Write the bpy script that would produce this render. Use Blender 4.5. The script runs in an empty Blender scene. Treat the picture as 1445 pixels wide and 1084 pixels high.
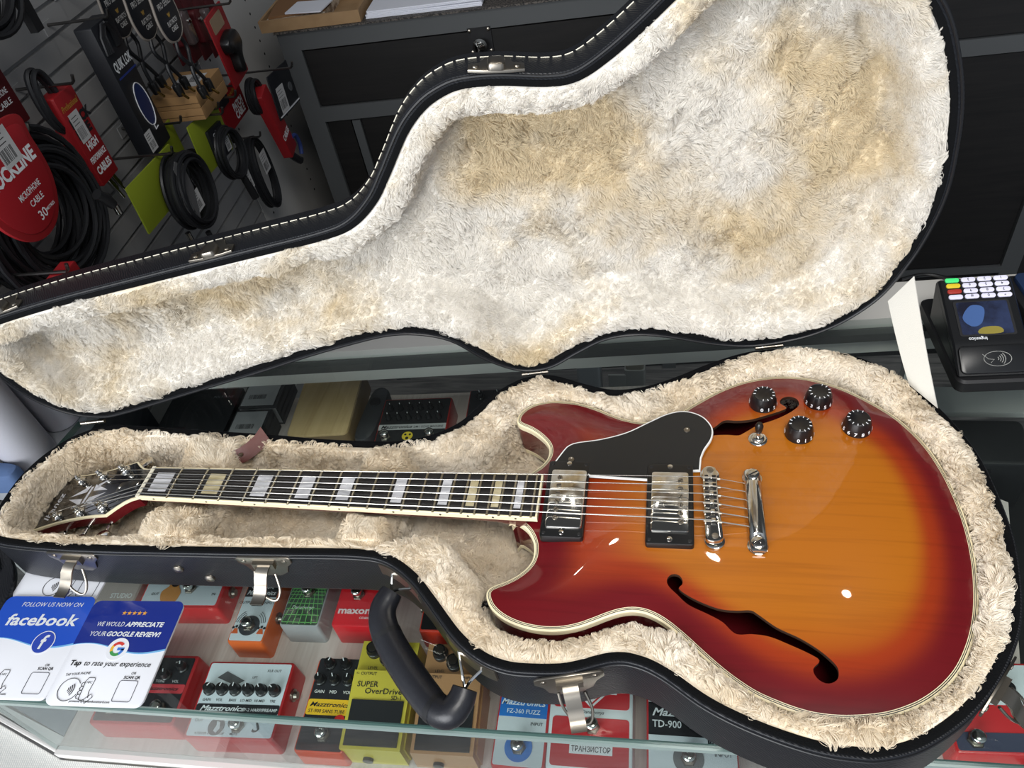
import bpy, bmesh, math, random
import numpy as np
from mathutils import Vector, Matrix, kdtree
from mathutils.geometry import delaunay_2d_cdt

SC = bpy.context.scene
COL = SC.collection
random.seed(4); RNG = np.random.default_rng(4)

# All building is done in millimetres in the guitar's own frame: x along the neck from the nut to the body,
# y away from the viewer, z up from the fretboard. GL = height of the glass counter top above the floor (m).
GL = 0.95; ZOFF = 88.0
def M3(x, y, z): return (x*.001, y*.001, (z+ZOFF)*.001+GL)

# ------------------------------------------------------------------ camera
cam = bpy.data.cameras.new('camera'); co = bpy.data.objects.new('camera', cam); COL.objects.link(co)
def _rod(r):
    th = np.linalg.norm(r); k = r/th
    K = np.array([[0,-k[2],k[1]],[k[2],0,-k[0]],[-k[1],k[0],0]])
    return np.eye(3)+np.sin(th)*K+(1-np.cos(th))*K@K
R = _rod(np.array([2.35164142, 0.10680943, -0.24283988])); TT = np.array([-419.10773, 112.195261, 884.270431])
CP = -R.T@TT
mw = Matrix.Identity(4)
for i in range(3):
    mw[i][0] = R[0][i]; mw[i][1] = -R[1][i]; mw[i][2] = -R[2][i]
mw.translation = Vector(M3(*CP)); co.matrix_world = mw
cam.sensor_width = 36.0; cam.lens = 1084.3*36/1445; cam.clip_start = .02; cam.clip_end = 50
SC.camera = co

# ------------------------------------------------------------------ world, lights, exposure
w = bpy.data.worlds.new('shop_light'); SC.world = w; w.use_nodes = True
nt = w.node_tree; nt.nodes.clear()
wo = nt.nodes.new('ShaderNodeOutputWorld'); bg = nt.nodes.new('ShaderNodeBackground')
tc = nt.nodes.new('ShaderNodeTexCoord'); sp = nt.nodes.new('ShaderNodeSeparateXYZ')
mr = nt.nodes.new('ShaderNodeMapRange'); rp = nt.nodes.new('ShaderNodeValToRGB')
nt.links.new(tc.outputs['Generated'], sp.inputs[0]); nt.links.new(sp.outputs['Y'], mr.inputs[0])
mr.inputs[1].default_value = -1; mr.inputs[2].default_value = 1
nt.links.new(mr.outputs[0], rp.inputs[0])
e = rp.color_ramp.elements
e[0].position = 0.0; e[0].color = (.80,.88,1,1)
e[1].position = 1.0; e[1].color = (.055,.058,.065,1)
k = rp.color_ramp.elements.new(.38); k.color = (.50,.55,.62,1)
k = rp.color_ramp.elements.new(.58); k.color = (.10,.105,.11,1)
nt.links.new(rp.outputs[0], bg.inputs[0]); bg.inputs[1].default_value = .62
nt.links.new(bg.outputs[0], wo.inputs[0])

def area(name, loc, aim, sx, sy, power, col=(1,1,1), spread=180):
    l = bpy.data.lights.new(name, 'AREA'); l.shape = 'RECTANGLE'; l.size = sx; l.size_y = sy
    l.energy = power; l.color = col; l.spread = math.radians(spread)
    o = bpy.data.objects.new(name, l); COL.objects.link(o); o.location = loc
    o.rotation_euler = (Vector(aim)-Vector(loc)).to_track_quat('-Z', 'Y').to_euler(); return o
area('shop_window', (-.5,-2.3,1.95), (.45,.2,1.1), 2.4, 1.5, 32, (.96,.98,1), 100)
area('top_fill', (1.0,-.75,2.75), (.75,.05,1.0), .9, .6, 8, (1,.97,.92), 100)  # unseen fill lamp, added to brighten level surfaces from above
for i, (lx, ly) in enumerate(((.20,.80),(.42,.80),(.66,.80),(1.14,.76))):
    l = bpy.data.lights.new('downlight', 'SPOT'); l.energy = 1.6; l.shadow_soft_size = .017; l.color = (1,.95,.87)
    l.spot_size = math.radians(95); l.spot_blend = .6
    o = bpy.data.objects.new('downlight', l); COL.objects.link(o); o.location = (lx, ly, 2.55)
SC.view_settings.view_transform = 'Standard'; SC.view_settings.look = 'None'
SC.view_settings.gamma = 1; SC.view_settings.use_curve_mapping = False
SC.view_settings.exposure = 0.0
SC.cycles.max_bounces = 8; SC.cycles.transparent_max_bounces = 16
SC.cycles.caustics_reflective = False; SC.cycles.caustics_refractive = False
SC.cycles.use_denoising = True
try: SC.cycles_curves.shape = 'RIBBONS'
except Exception: pass

# ------------------------------------------------------------------ materials
def lin(c):
    f = lambda v: v/12.92 if v <= .04045 else ((v+.055)/1.055)**2.4
    return (f(c[0]/255), f(c[1]/255), f(c[2]/255), 1)
MATS = {}
def mat(name, rgb, rough=.5, metal=0, bump=None, coat=0, spec=.5, noise=None, emit=0):
    """bump=(scale, strength); noise=(scale, rgb2, contrast) mixes a second colour in object space"""
    if name in MATS: return MATS[name]
    m = bpy.data.materials.new(name); m.use_nodes = True; n = m.node_tree; b = n.nodes['Principled BSDF']
    b.inputs['Base Color'].default_value = lin(rgb); b.inputs['Roughness'].default_value = rough
    b.inputs['Metallic'].default_value = metal; b.inputs['Specular IOR Level'].default_value = spec
    if coat: b.inputs['Coat Weight'].default_value = coat; b.inputs['Coat Roughness'].default_value = .04
    if emit: b.inputs['Emission Color'].default_value = lin(rgb); b.inputs['Emission Strength'].default_value = emit
    if bump or noise: t = n.nodes.new('ShaderNodeTexCoord')
    if bump:
        z = n.nodes.new('ShaderNodeTexNoise'); z.inputs['Scale'].default_value = bump[0]; z.inputs['Detail'].default_value = 3
        p = n.nodes.new('ShaderNodeBump'); p.inputs['Strength'].default_value = bump[1]; p.inputs['Distance'].default_value = .001
        n.links.new(t.outputs['Object'], z.inputs['Vector']); n.links.new(z.outputs['Fac'], p.inputs['Height']); n.links.new(p.outputs[0], b.inputs['Normal'])
    if noise:
        z = n.nodes.new('ShaderNodeTexNoise'); z.inputs['Scale'].default_value = noise[0]; z.inputs['Detail'].default_value = 4
        r = n.nodes.new('ShaderNodeValToRGB'); q = noise[2]
        r.color_ramp.elements[0].position = .5-q; r.color_ramp.elements[1].position = .5+q
        r.color_ramp.elements[0].color = lin(rgb); r.color_ramp.elements[1].color = lin(noise[1])
        n.links.new(t.outputs['Object'], z.inputs['Vector']); n.links.new(z.outputs['Fac'], r.inputs[0]); n.links.new(r.outputs[0], b.inputs['Base Color'])
    MATS[name] = m; return m
def grain_mat(name, c1, c2, scale, stretch, rough=.4, dist=2, coat=0, rot=(0,0,0)):
    if name in MATS: return MATS[name]
    m = bpy.data.materials.new(name); m.use_nodes = True; n = m.node_tree; b = n.nodes['Principled BSDF']
    b.inputs['Roughness'].default_value = rough; b.inputs['Coat Weight'].default_value = coat; b.inputs['Coat Roughness'].default_value = .03
    t = n.nodes.new('ShaderNodeTexCoord'); mp = n.nodes.new('ShaderNodeMapping'); mp.inputs['Scale'].default_value = stretch; mp.inputs['Rotation'].default_value = rot
    z = n.nodes.new('ShaderNodeTexNoise'); z.inputs['Scale'].default_value = scale; z.inputs['Detail'].default_value = 6; z.inputs['Distortion'].default_value = dist
    r = n.nodes.new('ShaderNodeValToRGB'); r.color_ramp.elements[0].position = .33; r.color_ramp.elements[1].position = .67
    r.color_ramp.elements[0].color = lin(c1); r.color_ramp.elements[1].color = lin(c2)
    n.links.new(t.outputs['Object'], mp.inputs[0]); n.links.new(mp.outputs[0], z.inputs['Vector']); n.links.new(z.outputs['Fac'], r.inputs[0]); n.links.new(r.outputs[0], b.inputs['Base Color'])
    MATS[name] = m; return m
def glass_mat(name, tint=(1,1,1), ior=1.5):
    if name in MATS: return MATS[name]
    m = bpy.data.materials.new(name); m.use_nodes = True; n = m.node_tree; n.nodes.clear()
    o = n.nodes.new('ShaderNodeOutputMaterial'); x = n.nodes.new('ShaderNodeMixShader'); t = n.nodes.new('ShaderNodeBsdfTransparent')
    g = n.nodes.new('ShaderNodeBsdfGlossy'); f = n.nodes.new('ShaderNodeLayerWeight'); p = n.nodes.new('ShaderNodeMath'); q = n.nodes.new('ShaderNodeMath')
    p.operation = 'POWER'; p.inputs[1].default_value = 5; q.operation = 'MULTIPLY_ADD'; q.inputs[1].default_value = .95; q.inputs[2].default_value = .045
    g.inputs['Roughness'].default_value = .0; t.inputs[0].default_value = (*tint, 1)
    n.links.new(f.outputs['Facing'], p.inputs[0]); n.links.new(p.outputs[0], q.inputs[0]); n.links.new(q.outputs[0], x.inputs[0]); n.links.new(t.outputs[0], x.inputs[1]); n.links.new(g.outputs[0], x.inputs[2]); n.links.new(x.outputs[0], o.inputs[0])
    MATS[name] = m; return m
def vinyl(name, rgb):
    """black embossed leather-cloth: ridged grain"""
    if name in MATS: return MATS[name]
    m = mat(name, rgb, .42); n = m.node_tree; b = n.nodes['Principled BSDF']
    t = n.nodes.new('ShaderNodeTexCoord'); wv = n.nodes.new('ShaderNodeTexWave'); wv.inputs['Scale'].default_value = 170
    wv.inputs['Distortion'].default_value = 9; wv.inputs['Detail'].default_value = 2; wv.inputs['Detail Scale'].default_value = .35; wv.bands_direction = 'DIAGONAL'
    p = n.nodes.new('ShaderNodeBump'); p.inputs['Strength'].default_value = .25; p.inputs['Distance'].default_value = .0012
    n.links.new(t.outputs['Object'], wv.inputs['Vector']); n.links.new(wv.outputs['Fac'], p.inputs['Height']); n.links.new(p.outputs[0], b.inputs['Normal']); return m
CHROME = mat('chrome', (214,212,206), .09, 1); NICKEL = mat('worn_nickel', (156,149,138), .3, 1, bump=(60,.06)); STEEL = mat('steel_string', (200,198,192), .25, 1)
BLACKP = mat('black_plastic', (20,20,21), .28); SATIN = mat('satin_black', (24,24,26), .5); BVINYL = vinyl('black_grain_vinyl', (20,22,27))
VELVET = mat('black_velvet', (12,13,15), .9, bump=(700,.5), spec=.12); CREAM = mat('cream_binding', (238,226,190), .3); WHITE = mat('white_plastic', (232,232,230), .4)
PRINTW = mat('white_print', (225,227,230), .5); PRINTK = mat('black_print', (26,26,29), .5); GOLDP = mat('gold_plug', (196,158,84), .25, 1)
RUBBER = mat('black_rubber', (22,23,26), .45, bump=(60,.1))
def flat(name, rgb, rough=.4): return mat(name, rgb, rough)

# ------------------------------------------------------------------ mesh builder
class MB:
    def __init__(s, T=None): s.v = []; s.f = []; s.T = T
    def add(s, vs, fs):
        n = len(s.v)
        if s.T is not None: vs = [tuple(s.T@Vector(p)) for p in vs]
        s.v += [tuple(p) for p in vs]; s.f += [tuple(i+n for i in f) for f in fs]; return s
    def loft(s, loops, closed=True, cap0=False, cap1=False):
        n = len(loops[0]); vs = [p for l in loops for p in l]; fs = []
        for a in range(len(loops)-1):
            for i in range(n if closed else n-1):
                j = (i+1) % n; fs.append((a*n+i, a*n+j, (a+1)*n+j, (a+1)*n+i))
        if cap0: fs.append(tuple(range(n-1, -1, -1)))
        if cap1: fs.append(tuple(range((len(loops)-1)*n, len(loops)*n)))
        return s.add(vs, fs)
    def box(s, x0, y0, z0, x1, y1, z1):
        return s.loft([[(x0,y0,z0),(x1,y0,z0),(x1,y1,z0),(x0,y1,z0)],[(x0,y0,z1),(x1,y0,z1),(x1,y1,z1),(x0,y1,z1)]], True, True, True)
    def prism(s, out, z0, z1, bev=0, bev0=0):
        L = []
        if bev0: L += [[(x,y,z0) for x,y in offset(out,bev0)], [(x,y,z0+bev0) for x,y in out]]
        else: L += [[(x,y,z0) for x,y in out]]
        if bev:
            L += [[(x,y,z1-bev) for x,y in out], [(x,y,z1-bev*.3) for x,y in offset(out,bev*.3)], [(x,y,z1) for x,y in offset(out,bev)]]
        else: L += [[(x,y,z1) for x,y in out]]
        return s.loft(L, True, True, True)
    def tube(s, pts, r, n=8, closed=False, cap=True):
        P = [Vector(p) for p in pts]; m = len(P); rr = r if hasattr(r,'__len__') else [r]*m; loops = []; up = None
        for i, p in enumerate(P):
            if closed: t = (P[(i+1)%m]-P[i-1])
            else: t = P[min(i+1,m-1)]-P[max(i-1,0)]
            t = t.normalized() if t.length > 1e-9 else Vector((0,0,1))
            if up is None: up = t.orthogonal().normalized()
            up = (up-t*up.dot(t)); up = up.normalized() if up.length > 1e-6 else t.orthogonal().normalized()
            b = t.cross(up)
            loops.append([tuple(p+(up*math.cos(a)+b*math.sin(a))*rr[i]) for a in [2*math.pi*q/n for q in range(n)]])
        if closed: loops.append(loops[0])
        return s.loft(loops, True, cap and not closed, cap and not closed)
    def strip(s, pts, wv, th):
        """flat bar following pts; wv = half-width vector, th = thickness"""
        P = [Vector(p) for p in pts]; W = Vector(wv); loops = []
        for i, p in enumerate(P):
            t = (P[min(i+1,len(P)-1)]-P[max(i-1,0)]).normalized(); nn = t.cross(W).normalized()*th*.5
            loops.append([tuple(p-W-nn), tuple(p+W-nn), tuple(p+W+nn), tuple(p-W+nn)])
        return s.loft(loops, True, True, True)
    def lathe(s, prof, c=(0,0,0), n=24, ax='z'):
        L = []
        for r, z in prof:
            l = []
            for q in range(n):
                a = 2*math.pi*q/n; x, y = r*math.cos(a), r*math.sin(a)
                l.append((c[0]+x,c[1]+y,c[2]+z) if ax == 'z' else ((c[0]+z,c[1]+x,c[2]+y) if ax == 'x' else (c[0]+y,c[1]+z,c[2]+x)))
            L.append(l)
        return s.loft(L, True, True, True)
    def build(s, name, m, parent=None, smooth=40, recalc=True):
        me = bpy.data.meshes.new(name); me.from_pydata([M3(*p) for p in s.v], [], s.f)
        if recalc:
            b = bmesh.new(); b.from_mesh(me); bmesh.ops.recalc_face_normals(b, faces=b.faces); b.to_mesh(me); b.free()
        return link(name, me, m, parent, smooth)
def link(name, me, m, parent=None, smooth=40):
    me.materials.append(m)
    if smooth:
        me.polygons.foreach_set('use_smooth', [True]*len(me.polygons))
        try: me.set_sharp_from_angle(angle=math.radians(smooth))
        except Exception: pass
    me.update(); o = bpy.data.objects.new(name, me); COL.objects.link(o)
    if parent is not None: adopt(o, parent)
    return o
def adopt(o, parent):
    pw = parent.matrix_basis if parent.parent is None else parent.parent.matrix_basis@parent.matrix_parent_inverse@parent.matrix_basis
    o.parent = parent; o.matrix_parent_inverse = pw.inverted()
def tag(o, label, cat, group=None):
    o['label'] = label; o['category'] = cat
    if group: o['group'] = group
    return o
def thing(name, label, cat, p, group=None):
    o = bpy.data.objects.new(name, None); COL.objects.link(o); o.location = M3(*p); o.empty_display_size = .02
    return tag(o, label, cat, group)
def structure(o): o['kind'] = 'structure'; return o
def stuff(o): o['kind'] = 'stuff'; return o

# ------------------------------------------------------------------ 2-D helpers
def spline(pts, step=4, closed=True):
    P = [Vector((p[0],p[1],p[2] if len(p) > 2 else 0)) for p in pts]; n = len(P); dense = []
    for i in range(n if closed else n-1):
        if closed: p0,p1,p2,p3 = P[i-1],P[i],P[(i+1)%n],P[(i+2)%n]
        else: p0,p1,p2,p3 = P[max(i-1,0)],P[i],P[i+1],P[min(i+2,n-1)]
        for q in range(16):
            t = q/16; dense.append(.5*((2*p1)+(p2-p0)*t+(2*p0-5*p1+4*p2-p3)*t*t+(3*p1-p0-3*p2+p3)*t**3))
    if closed: dense.append(dense[0])
    else: dense.append(P[-1])
    L = [0]
    for a, b in zip(dense, dense[1:]): L.append(L[-1]+(b-a).length)
    N = max(4, int(round(L[-1]/step))); out = []; j = 0
    for q in range(N if closed else N+1):
        d = L[-1]*q/N
        while j < len(L)-2 and L[j+1] < d: j += 1
        f = (d-L[j])/max(L[j+1]-L[j],1e-9); out.append(tuple(dense[j].lerp(dense[j+1], f)))
    if len(pts[0]) == 2: out = [(p[0],p[1]) for p in out]
    return out
def sarea(o): return .5*sum(a[0]*b[1]-b[0]*a[1] for a, b in zip(o, o[1:]+o[:1]))
def offset(o, d):
    """inset by d (mm)"""
    s = 1 if sarea(o) > 0 else -1; n = len(o); r = []
    for i in range(n):
        a, b, c = o[i-1], o[i], o[(i+1)%n]
        e1 = Vector((b[0]-a[0],b[1]-a[1])); e2 = Vector((c[0]-b[0],c[1]-b[1]))
        if e1.length < 1e-9: e1 = e2
        if e2.length < 1e-9: e2 = e1
        n1 = Vector((-e1.y,e1.x)).normalized(); n2 = Vector((-e2.y,e2.x)).normalized(); m = n1+n2
        m = m.normalized() if m.length > 1e-6 else n1
        r.append((b[0]+s*m.x*d/max(.5,m.dot(n1)), b[1]+s*m.y*d/max(.5,m.dot(n1))))
    return r
def inset(o, d, steps=None):
    k = max(1, int(abs(d)/2.0))
    for _ in range(k): o = offset(o, d/k)
    return o
def rrect(x0, y0, x1, y1, r, n=5):
    out = []
    for cx, cy, a0 in ((x1-r,y0+r,-90),(x1-r,y1-r,0),(x0+r,y1-r,90),(x0+r,y0+r,180)):
        for q in range(n+1):
            a = math.radians(a0+90*q/n); out.append((cx+r*math.cos(a), cy+r*math.sin(a)))
    return out
def circle(cx, cy, r, n=20): return [(cx+r*math.cos(2*math.pi*q/n), cy+r*math.sin(2*math.pi*q/n)) for q in range(n)]
def inside(P, poly):
    P = np.asarray(P); q = np.asarray(poly); x, y = P[:,0], P[:,1]; r = np.zeros(len(P), bool)
    for (x1,y1),(x2,y2) in zip(q, np.roll(q,-1,0)):
        if y1 == y2: continue
        c = ((y1 > y) != (y2 > y)); r ^= c & (x < (x2-x1)*(y-y1)/(y2-y1)+x1)
    return r
def dist(P, poly):
    P = np.asarray(P, float); q = np.asarray(poly, float); best = np.full(len(P), 1e9)
    for a, b in zip(q, np.roll(q,-1,0)):
        ab = b-a; t = np.clip(((P-a)@ab)/max(ab@ab,1e-12),0,1); d = np.hypot(*(P-a-t[:,None]*ab).T); best = np.minimum(best,d)
    return best
def sheet(outer, holes, step):
    """triangulated region: returns points, triangles"""
    o = np.array(outer); x0, y0 = o.min(0); x1, y1 = o.max(0)
    g = np.array([(x+(step/2 if j % 2 else 0), y) for j, y in enumerate(np.arange(y0,y1,step*.87)) for x in np.arange(x0,x1,step)])
    k = inside(g, outer)&(dist(g,outer) > step*.5)
    for h in holes: k &= ~inside(g,h)&(dist(g,h) > step*.35)
    g = g[k]; pts = [Vector(p) for p in g]; ed = []
    for l in [outer]+list(holes):
        b = len(pts); pts += [Vector(p) for p in l]; ed += [(b+i, b+(i+1)%len(l)) for i in range(len(l))]
    v, _, f, *_r = delaunay_2d_cdt(pts, ed, [], 0, 1e-5)
    v = np.array([tuple(p) for p in v]); f = np.array([t for t in f if len(t) == 3])
    c = v[f].mean(1); k = inside(c, outer)
    for h in holes: k &= ~inside(c,h)
    return v, f[k]
def smooth(a, b, x): t = np.clip((x-a)/(b-a),0,1); return t*t*(3-2*t)
class Waves:
    def __init__(s, wl, n=26, seed=0):
        r = np.random.default_rng(seed); d = r.normal(size=(n,3)); d /= np.linalg.norm(d,axis=1)[:,None]
        s.k = d*(2*np.pi/(wl*r.uniform(.65,1.6,n)))[:,None]; s.p = r.uniform(0,6.28,n); s.n = n
    def __call__(s, P): return np.sin(P@s.k.T+s.p).sum(1)*(2/s.n)**.5

# ------------------------------------------------------------------ lettering (text turned into plain meshes)
TXT = {}
def text_geo(s, bold=0.0, shear=0.0):
    key = (s,bold,shear)
    if key not in TXT:
        c = bpy.data.curves.new('t','FONT'); c.body = s; c.size = 1; c.align_x = 'CENTER'; c.offset = bold; c.shear = shear; c.resolution_u = 2
        o = bpy.data.objects.new('t', c); m = o.to_mesh()
        vs = [tuple(v.co) for v in m.vertices]; fs = [tuple(p.vertices) for p in m.polygons]
        o.to_mesh_clear(); bpy.data.objects.remove(o); bpy.data.curves.remove(c); TXT[key] = (vs,fs)
    return TXT[key]
def put_text(mb, s, u, v, h, width=None, bold=.01, shear=0, w=0, ang=0):
    """centre of the text's base line at (u,v); cap height about h"""
    vs, fs = text_geo(s, bold, shear)
    if not vs: return
    xs = [p[0] for p in vs]; cx = (min(xs)+max(xs))/2; sx = h/.7
    if width: sx = width/max(1e-6,max(xs)-min(xs))
    ca, sa = math.cos(math.radians(ang)), math.sin(math.radians(ang)); out = []
    for p in vs:
        a, b = (p[0]-cx)*sx, p[1]*h/.7; out.append((u+a*ca-b*sa, v+a*sa+b*ca, w))
    mb.add(out, fs)
def letter(parent, T, items, m, w=0):
    if len(items) == 2: letter(parent, T, items[:1], m, w); items = items[1:]
    mb = MB(T)
    for it in items: put_text(mb, *it[:4], **(it[4] if len(it) > 4 else {}), w=w)
    return mb.build('lettering', m, parent, smooth=0, recalc=False)
def frame(o, yaw=0.0):
    return Matrix.Translation(Vector(o))@Matrix.Rotation(math.radians(yaw),4,'Z')
def basis(o, u, v):
    u = Vector(u).normalized(); v = Vector(v); v = (v-u*v.dot(u)).normalized(); n = u.cross(v); T = Matrix.Identity(4)
    for i in range(3): T[i][0], T[i][1], T[i][2], T[i][3] = u[i], v[i], n[i], o[i]
    return T

# ------------------------------------------------------------------ fur
def fur_mat(name, a, b, scale, lo=.42, hi=.62, blobs=()):
    m = mat(name, a, .75, spec=.2); n = m.node_tree; bs = n.nodes['Principled BSDF']
    t = n.nodes.new('ShaderNodeTexCoord'); z = n.nodes.new('ShaderNodeTexNoise'); z.inputs['Scale'].default_value = scale; z.inputs['Detail'].default_value = 5; z.inputs['Roughness'].default_value = .6
    r = n.nodes.new('ShaderNodeValToRGB'); r.color_ramp.elements[0].position = lo; r.color_ramp.elements[1].position = hi
    r.color_ramp.elements[0].color = lin(a); r.color_ramp.elements[1].color = lin(b)
    n.links.new(t.outputs['Object'], z.inputs['Vector']); fac = z.outputs['Fac']
    for c, rad_ in blobs:                      # yellowed patches of the pile
        vd = n.nodes.new('ShaderNodeVectorMath'); vd.operation = 'DISTANCE'; vd.inputs[1].default_value = M3(*c); n.links.new(t.outputs['Object'], vd.inputs[0])
        mp_ = n.nodes.new('ShaderNodeMapRange'); mp_.interpolation_type = 'SMOOTHSTEP'; mp_.inputs[1].default_value = rad_*.0012; mp_.inputs[2].default_value = rad_*.0003; mp_.inputs[3].default_value = 0; mp_.inputs[4].default_value = .10; n.links.new(vd.outputs['Value'], mp_.inputs[0])
        sb_ = n.nodes.new('ShaderNodeMath'); sb_.operation = 'SUBTRACT'; n.links.new(fac, sb_.inputs[0]); n.links.new(mp_.outputs[0], sb_.inputs[1]); fac = sb_.outputs[0]
    n.links.new(fac, r.inputs[0]); n.links.new(r.outputs[0], bs.inputs['Base Color'])
    bs.inputs['Sheen Weight'].default_value = .25; bs.inputs['Sheen Roughness'].default_value = .4
    return m
def fur(parent, V, F, n, length, rad, m, base=(0,0,0), tuft=11, pull=.45, lie=.8, seed=1, keep=None, lens=None):
    """hair curves on a triangle mesh, brushed by smooth random fields and drawn together into tufts"""
    r = np.random.default_rng(seed); V = np.asarray(V,float); A = V[F[:,0]]; B = V[F[:,1]]; C = V[F[:,2]]
    nn = np.cross(B-A,C-A); ar = np.linalg.norm(nn,axis=1)+1e-12; nn /= ar[:,None]
    wgt = ar*(keep if keep is not None else 1); idx = r.choice(len(F), n, p=wgt/wgt.sum())
    a, b = r.random((2,n)); k = a+b > 1; a[k], b[k] = 1-a[k], 1-b[k]
    P = A[idx]+(B-A)[idx]*a[:,None]+(C-A)[idx]*b[:,None]; N = nn[idx]
    big = np.stack([Waves(95,seed=seed*7+i)(P) for i in range(3)],1); mid = np.stack([Waves(22,seed=seed*7+3+i)(P) for i in range(3)],1)
    T = np.array(base)+.75*big+.55*mid; T -= N*(T*N).sum(1)[:,None]; T /= (np.linalg.norm(T,axis=1)[:,None]+.35)
    L = length*r.uniform(.7,1.2,n)[:,None]*(1+.18*Waves(40,seed=seed+50)(P))[:,None]
    if lens is not None: L = L*lens[idx][:,None]
    J = r.normal(size=(n,3))
    p1 = P+L*.36*(N*.85+T*lie*.5)+J*.25; p2 = P+L*.7*(N*.72+T*lie*.8)+J*.5; p3 = P+L*(N*.52+T*lie)+J*.8
    M = max(8, int(ar.sum()*.5/(tuft*tuft*.8))); ti = r.choice(n, min(M,n), replace=False); kd = kdtree.KDTree(len(ti))
    tips = P+L*.95*(N*.62+T*lie)
    for i, q in enumerate(ti): kd.insert(tips[q], i)
    kd.balance(); near = np.array([kd.find(p)[1] for p in tips]); c = tips[ti][near]
    p2 = p2+(c-p2)*pull*.35; p3 = p3+(c-p3)*pull
    pts = np.stack([P-N*.6,p1,p2,p3],1).reshape(-1,3)*.001; pts[:,2] += ZOFF*.001+GL
    hc = bpy.data.hair_curves.new('fur_pile'); hc.add_curves([4]*n)
    hc.attributes['position'].data.foreach_set('vector', pts.astype(np.float32).ravel())
    ra = hc.attributes.get('radius') or hc.attributes.new('radius','FLOAT','POINT')
    ra.data.foreach_set('value', np.tile(np.array([1,.9,.7,.3])*rad*.001, n).astype(np.float32))
    hc.materials.append(m); o = bpy.data.objects.new('fur_pile', hc); COL.objects.link(o); adopt(o, parent); stuff(o); return o

# ================================================================== the room
FZ = -ZOFF-GL*1000
YAW = 3.72
fl = MB().box(-2600,-3200,FZ-40,3600,2300,FZ)
structure(fl.build('floor', grain_mat('dark_plank_floor', (84,82,82), (132,128,126), 5, (1,9,1), .5, 1.5)))
structure(MB(frame((-420,1760,0),YAW)).box(-2300,0,FZ,4100,60,1500).build('wall_back', mat('grey_back_wall', (92,92,94), .8)))
# left wall: slatwall up to the pegboard panel, both in one plane that runs away from the counter
WT = basis((-420-0.066*-1200, 0, 0), (-.066,1,0), (0,0,1))      # u = along the wall, v = up, w = into the shop
sl = MB(WT); SLAT = mat('grey_slatwall', (150,150,150), .6); prof = []
z = -303-41.2*18
while z < 900:
    prof += [(z+3.5,0),(z+37.7,0),(z+37.7,-7),(z+41.2+3.5,-7)]; z += 41.2
sl.loft([[(u,p[0],p[1]) for p in prof] for u in (30,1062)], closed=False)
sl.box(30,FZ,-40,1062,900,-9)
structure(sl.build('wall_left', SLAT, smooth=0))
pgb = MB(WT).box(1063,FZ,-40,1900,900,1).build('wall_pegboard', mat('white_pegboard', (196,194,190), .55)); structure(pgb)
hl = MB(WT)
for u0 in (1110,1384):
    for q in range(-14,14): hl.lathe([(3.2,.6),(3.2,1.4)], (u0,20+q*32.6,0), 10)
stuff(hl.build('peg_holes', flat('hole_black',(18,18,18),.9), pgb))

# ------------------------------------------------------------------ cabinet with drawers behind the counter
CT = frame((-287,1200.5,0), YAW); GREYF = mat('grey_cabinet_frame', (80,82,83), .5); BLK = grain_mat('black_wood_panel', (16,15,15), (27,25,24), 6, (1,1,14), .5, 1)
cab = thing('drawer_cabinet', 'long grey framed black cabinet with drawers standing behind the counter', 'cabinet', (560,1440,FZ))
b = MB(CT).box(0,14,FZ,1900,560,56); b.build('carcass', flat('cabinet_inside',(22,22,23),.7), cab)
def cbox(name, m, *a): return MB(CT).box(*a).build(name, m, cab)
cbox('stile', GREYF, 0,0,FZ,46,14,20); cbox('stile', GREYF, 1712,0,FZ,1756,14,20); cbox('stile', GREYF, 112,3,FZ+320,132,13,-158); cbox('stile', GREYF, 846,0,FZ,886,14,20)
cbox('rail', GREYF, 0,0,20,1900,14,62); cbox('rail', GREYF, 46,0,-153,1712,14,-117); cbox('rail', GREYF, 46,0,-742,1712,14,-722)
cbox('worktop', mat('speckled_black_top',(30,28,27),.6,noise=(260,(92,86,80),.06)), -4,-8,62,1900,565,66)
for u0, u1 in ((50,842),(890,1708)):
    d = cbox('drawer_front', BLK, u0,3,-113,u1,13,16)
    if u0 == 50:
        hp = MB(CT); uc, zc = 458, -4
        hp.box(uc-26,-1,zc-29,uc+26,3,zc+29); pl = hp.build('handle_plate', SATIN, d)
        MB(CT).lathe([(7,-1),(7,-8),(14,-14),(16,-21),(12,-27),(3,-29)], (uc,0,zc-4), 20, 'y').build('knob', CHROME, pl)
        for a, c in ((-21,23),(21,23),(-21,-23),(21,-23)):
            MB(CT).lathe([(4,-1),(4,-3),(1.5,-4)], (uc+a,0,zc+c), 10, 'y').build('screw', NICKEL, pl)
for u0, u1 in ((50,108),(136,842),(890,1708)): cbox('door_panel', BLK, u0,6,-718,u1,13,-157)
# cardboard tray and paper on the cabinet
tb = thing('cardboard_tray', 'shallow brown cardboard tray of papers on the left end of the cabinet', 'tray', (-190,1260,66))
CARD = mat('brown_cardboard', (158,128,92), .8, noise=(30,(142,112,78),.2)); T2 = frame((-318,1196,66), YAW)
t = MB(T2); t.box(6,6,.6,228,150,3); t.build('tray_floor', CARD, tb)
for a in ((0,0,.6,234,6,26),(0,150,.6,234,156,26),(0,6,.6,6,150,26),(228,6,.6,234,150,26)): MB(T2).box(*a).build('tray_wall', CARD, tb)
tag(MB(T2).box(14,14,3.2,150,140,22).build('notepad', mat('scuffed_paper',(196,182,164),.8,noise=(60,(120,100,80),.1))), 'worn cream notepad lying in the cardboard tray', 'notepad')
tag(MB(frame((-300,1215,88.4),YAW+6)).box(0,0,0,130,110,5).build('brown_notebook', mat('brown_cover',(124,88,54),.6)), 'brown covered notebook on top of the pad in the tray', 'notebook')
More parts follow.
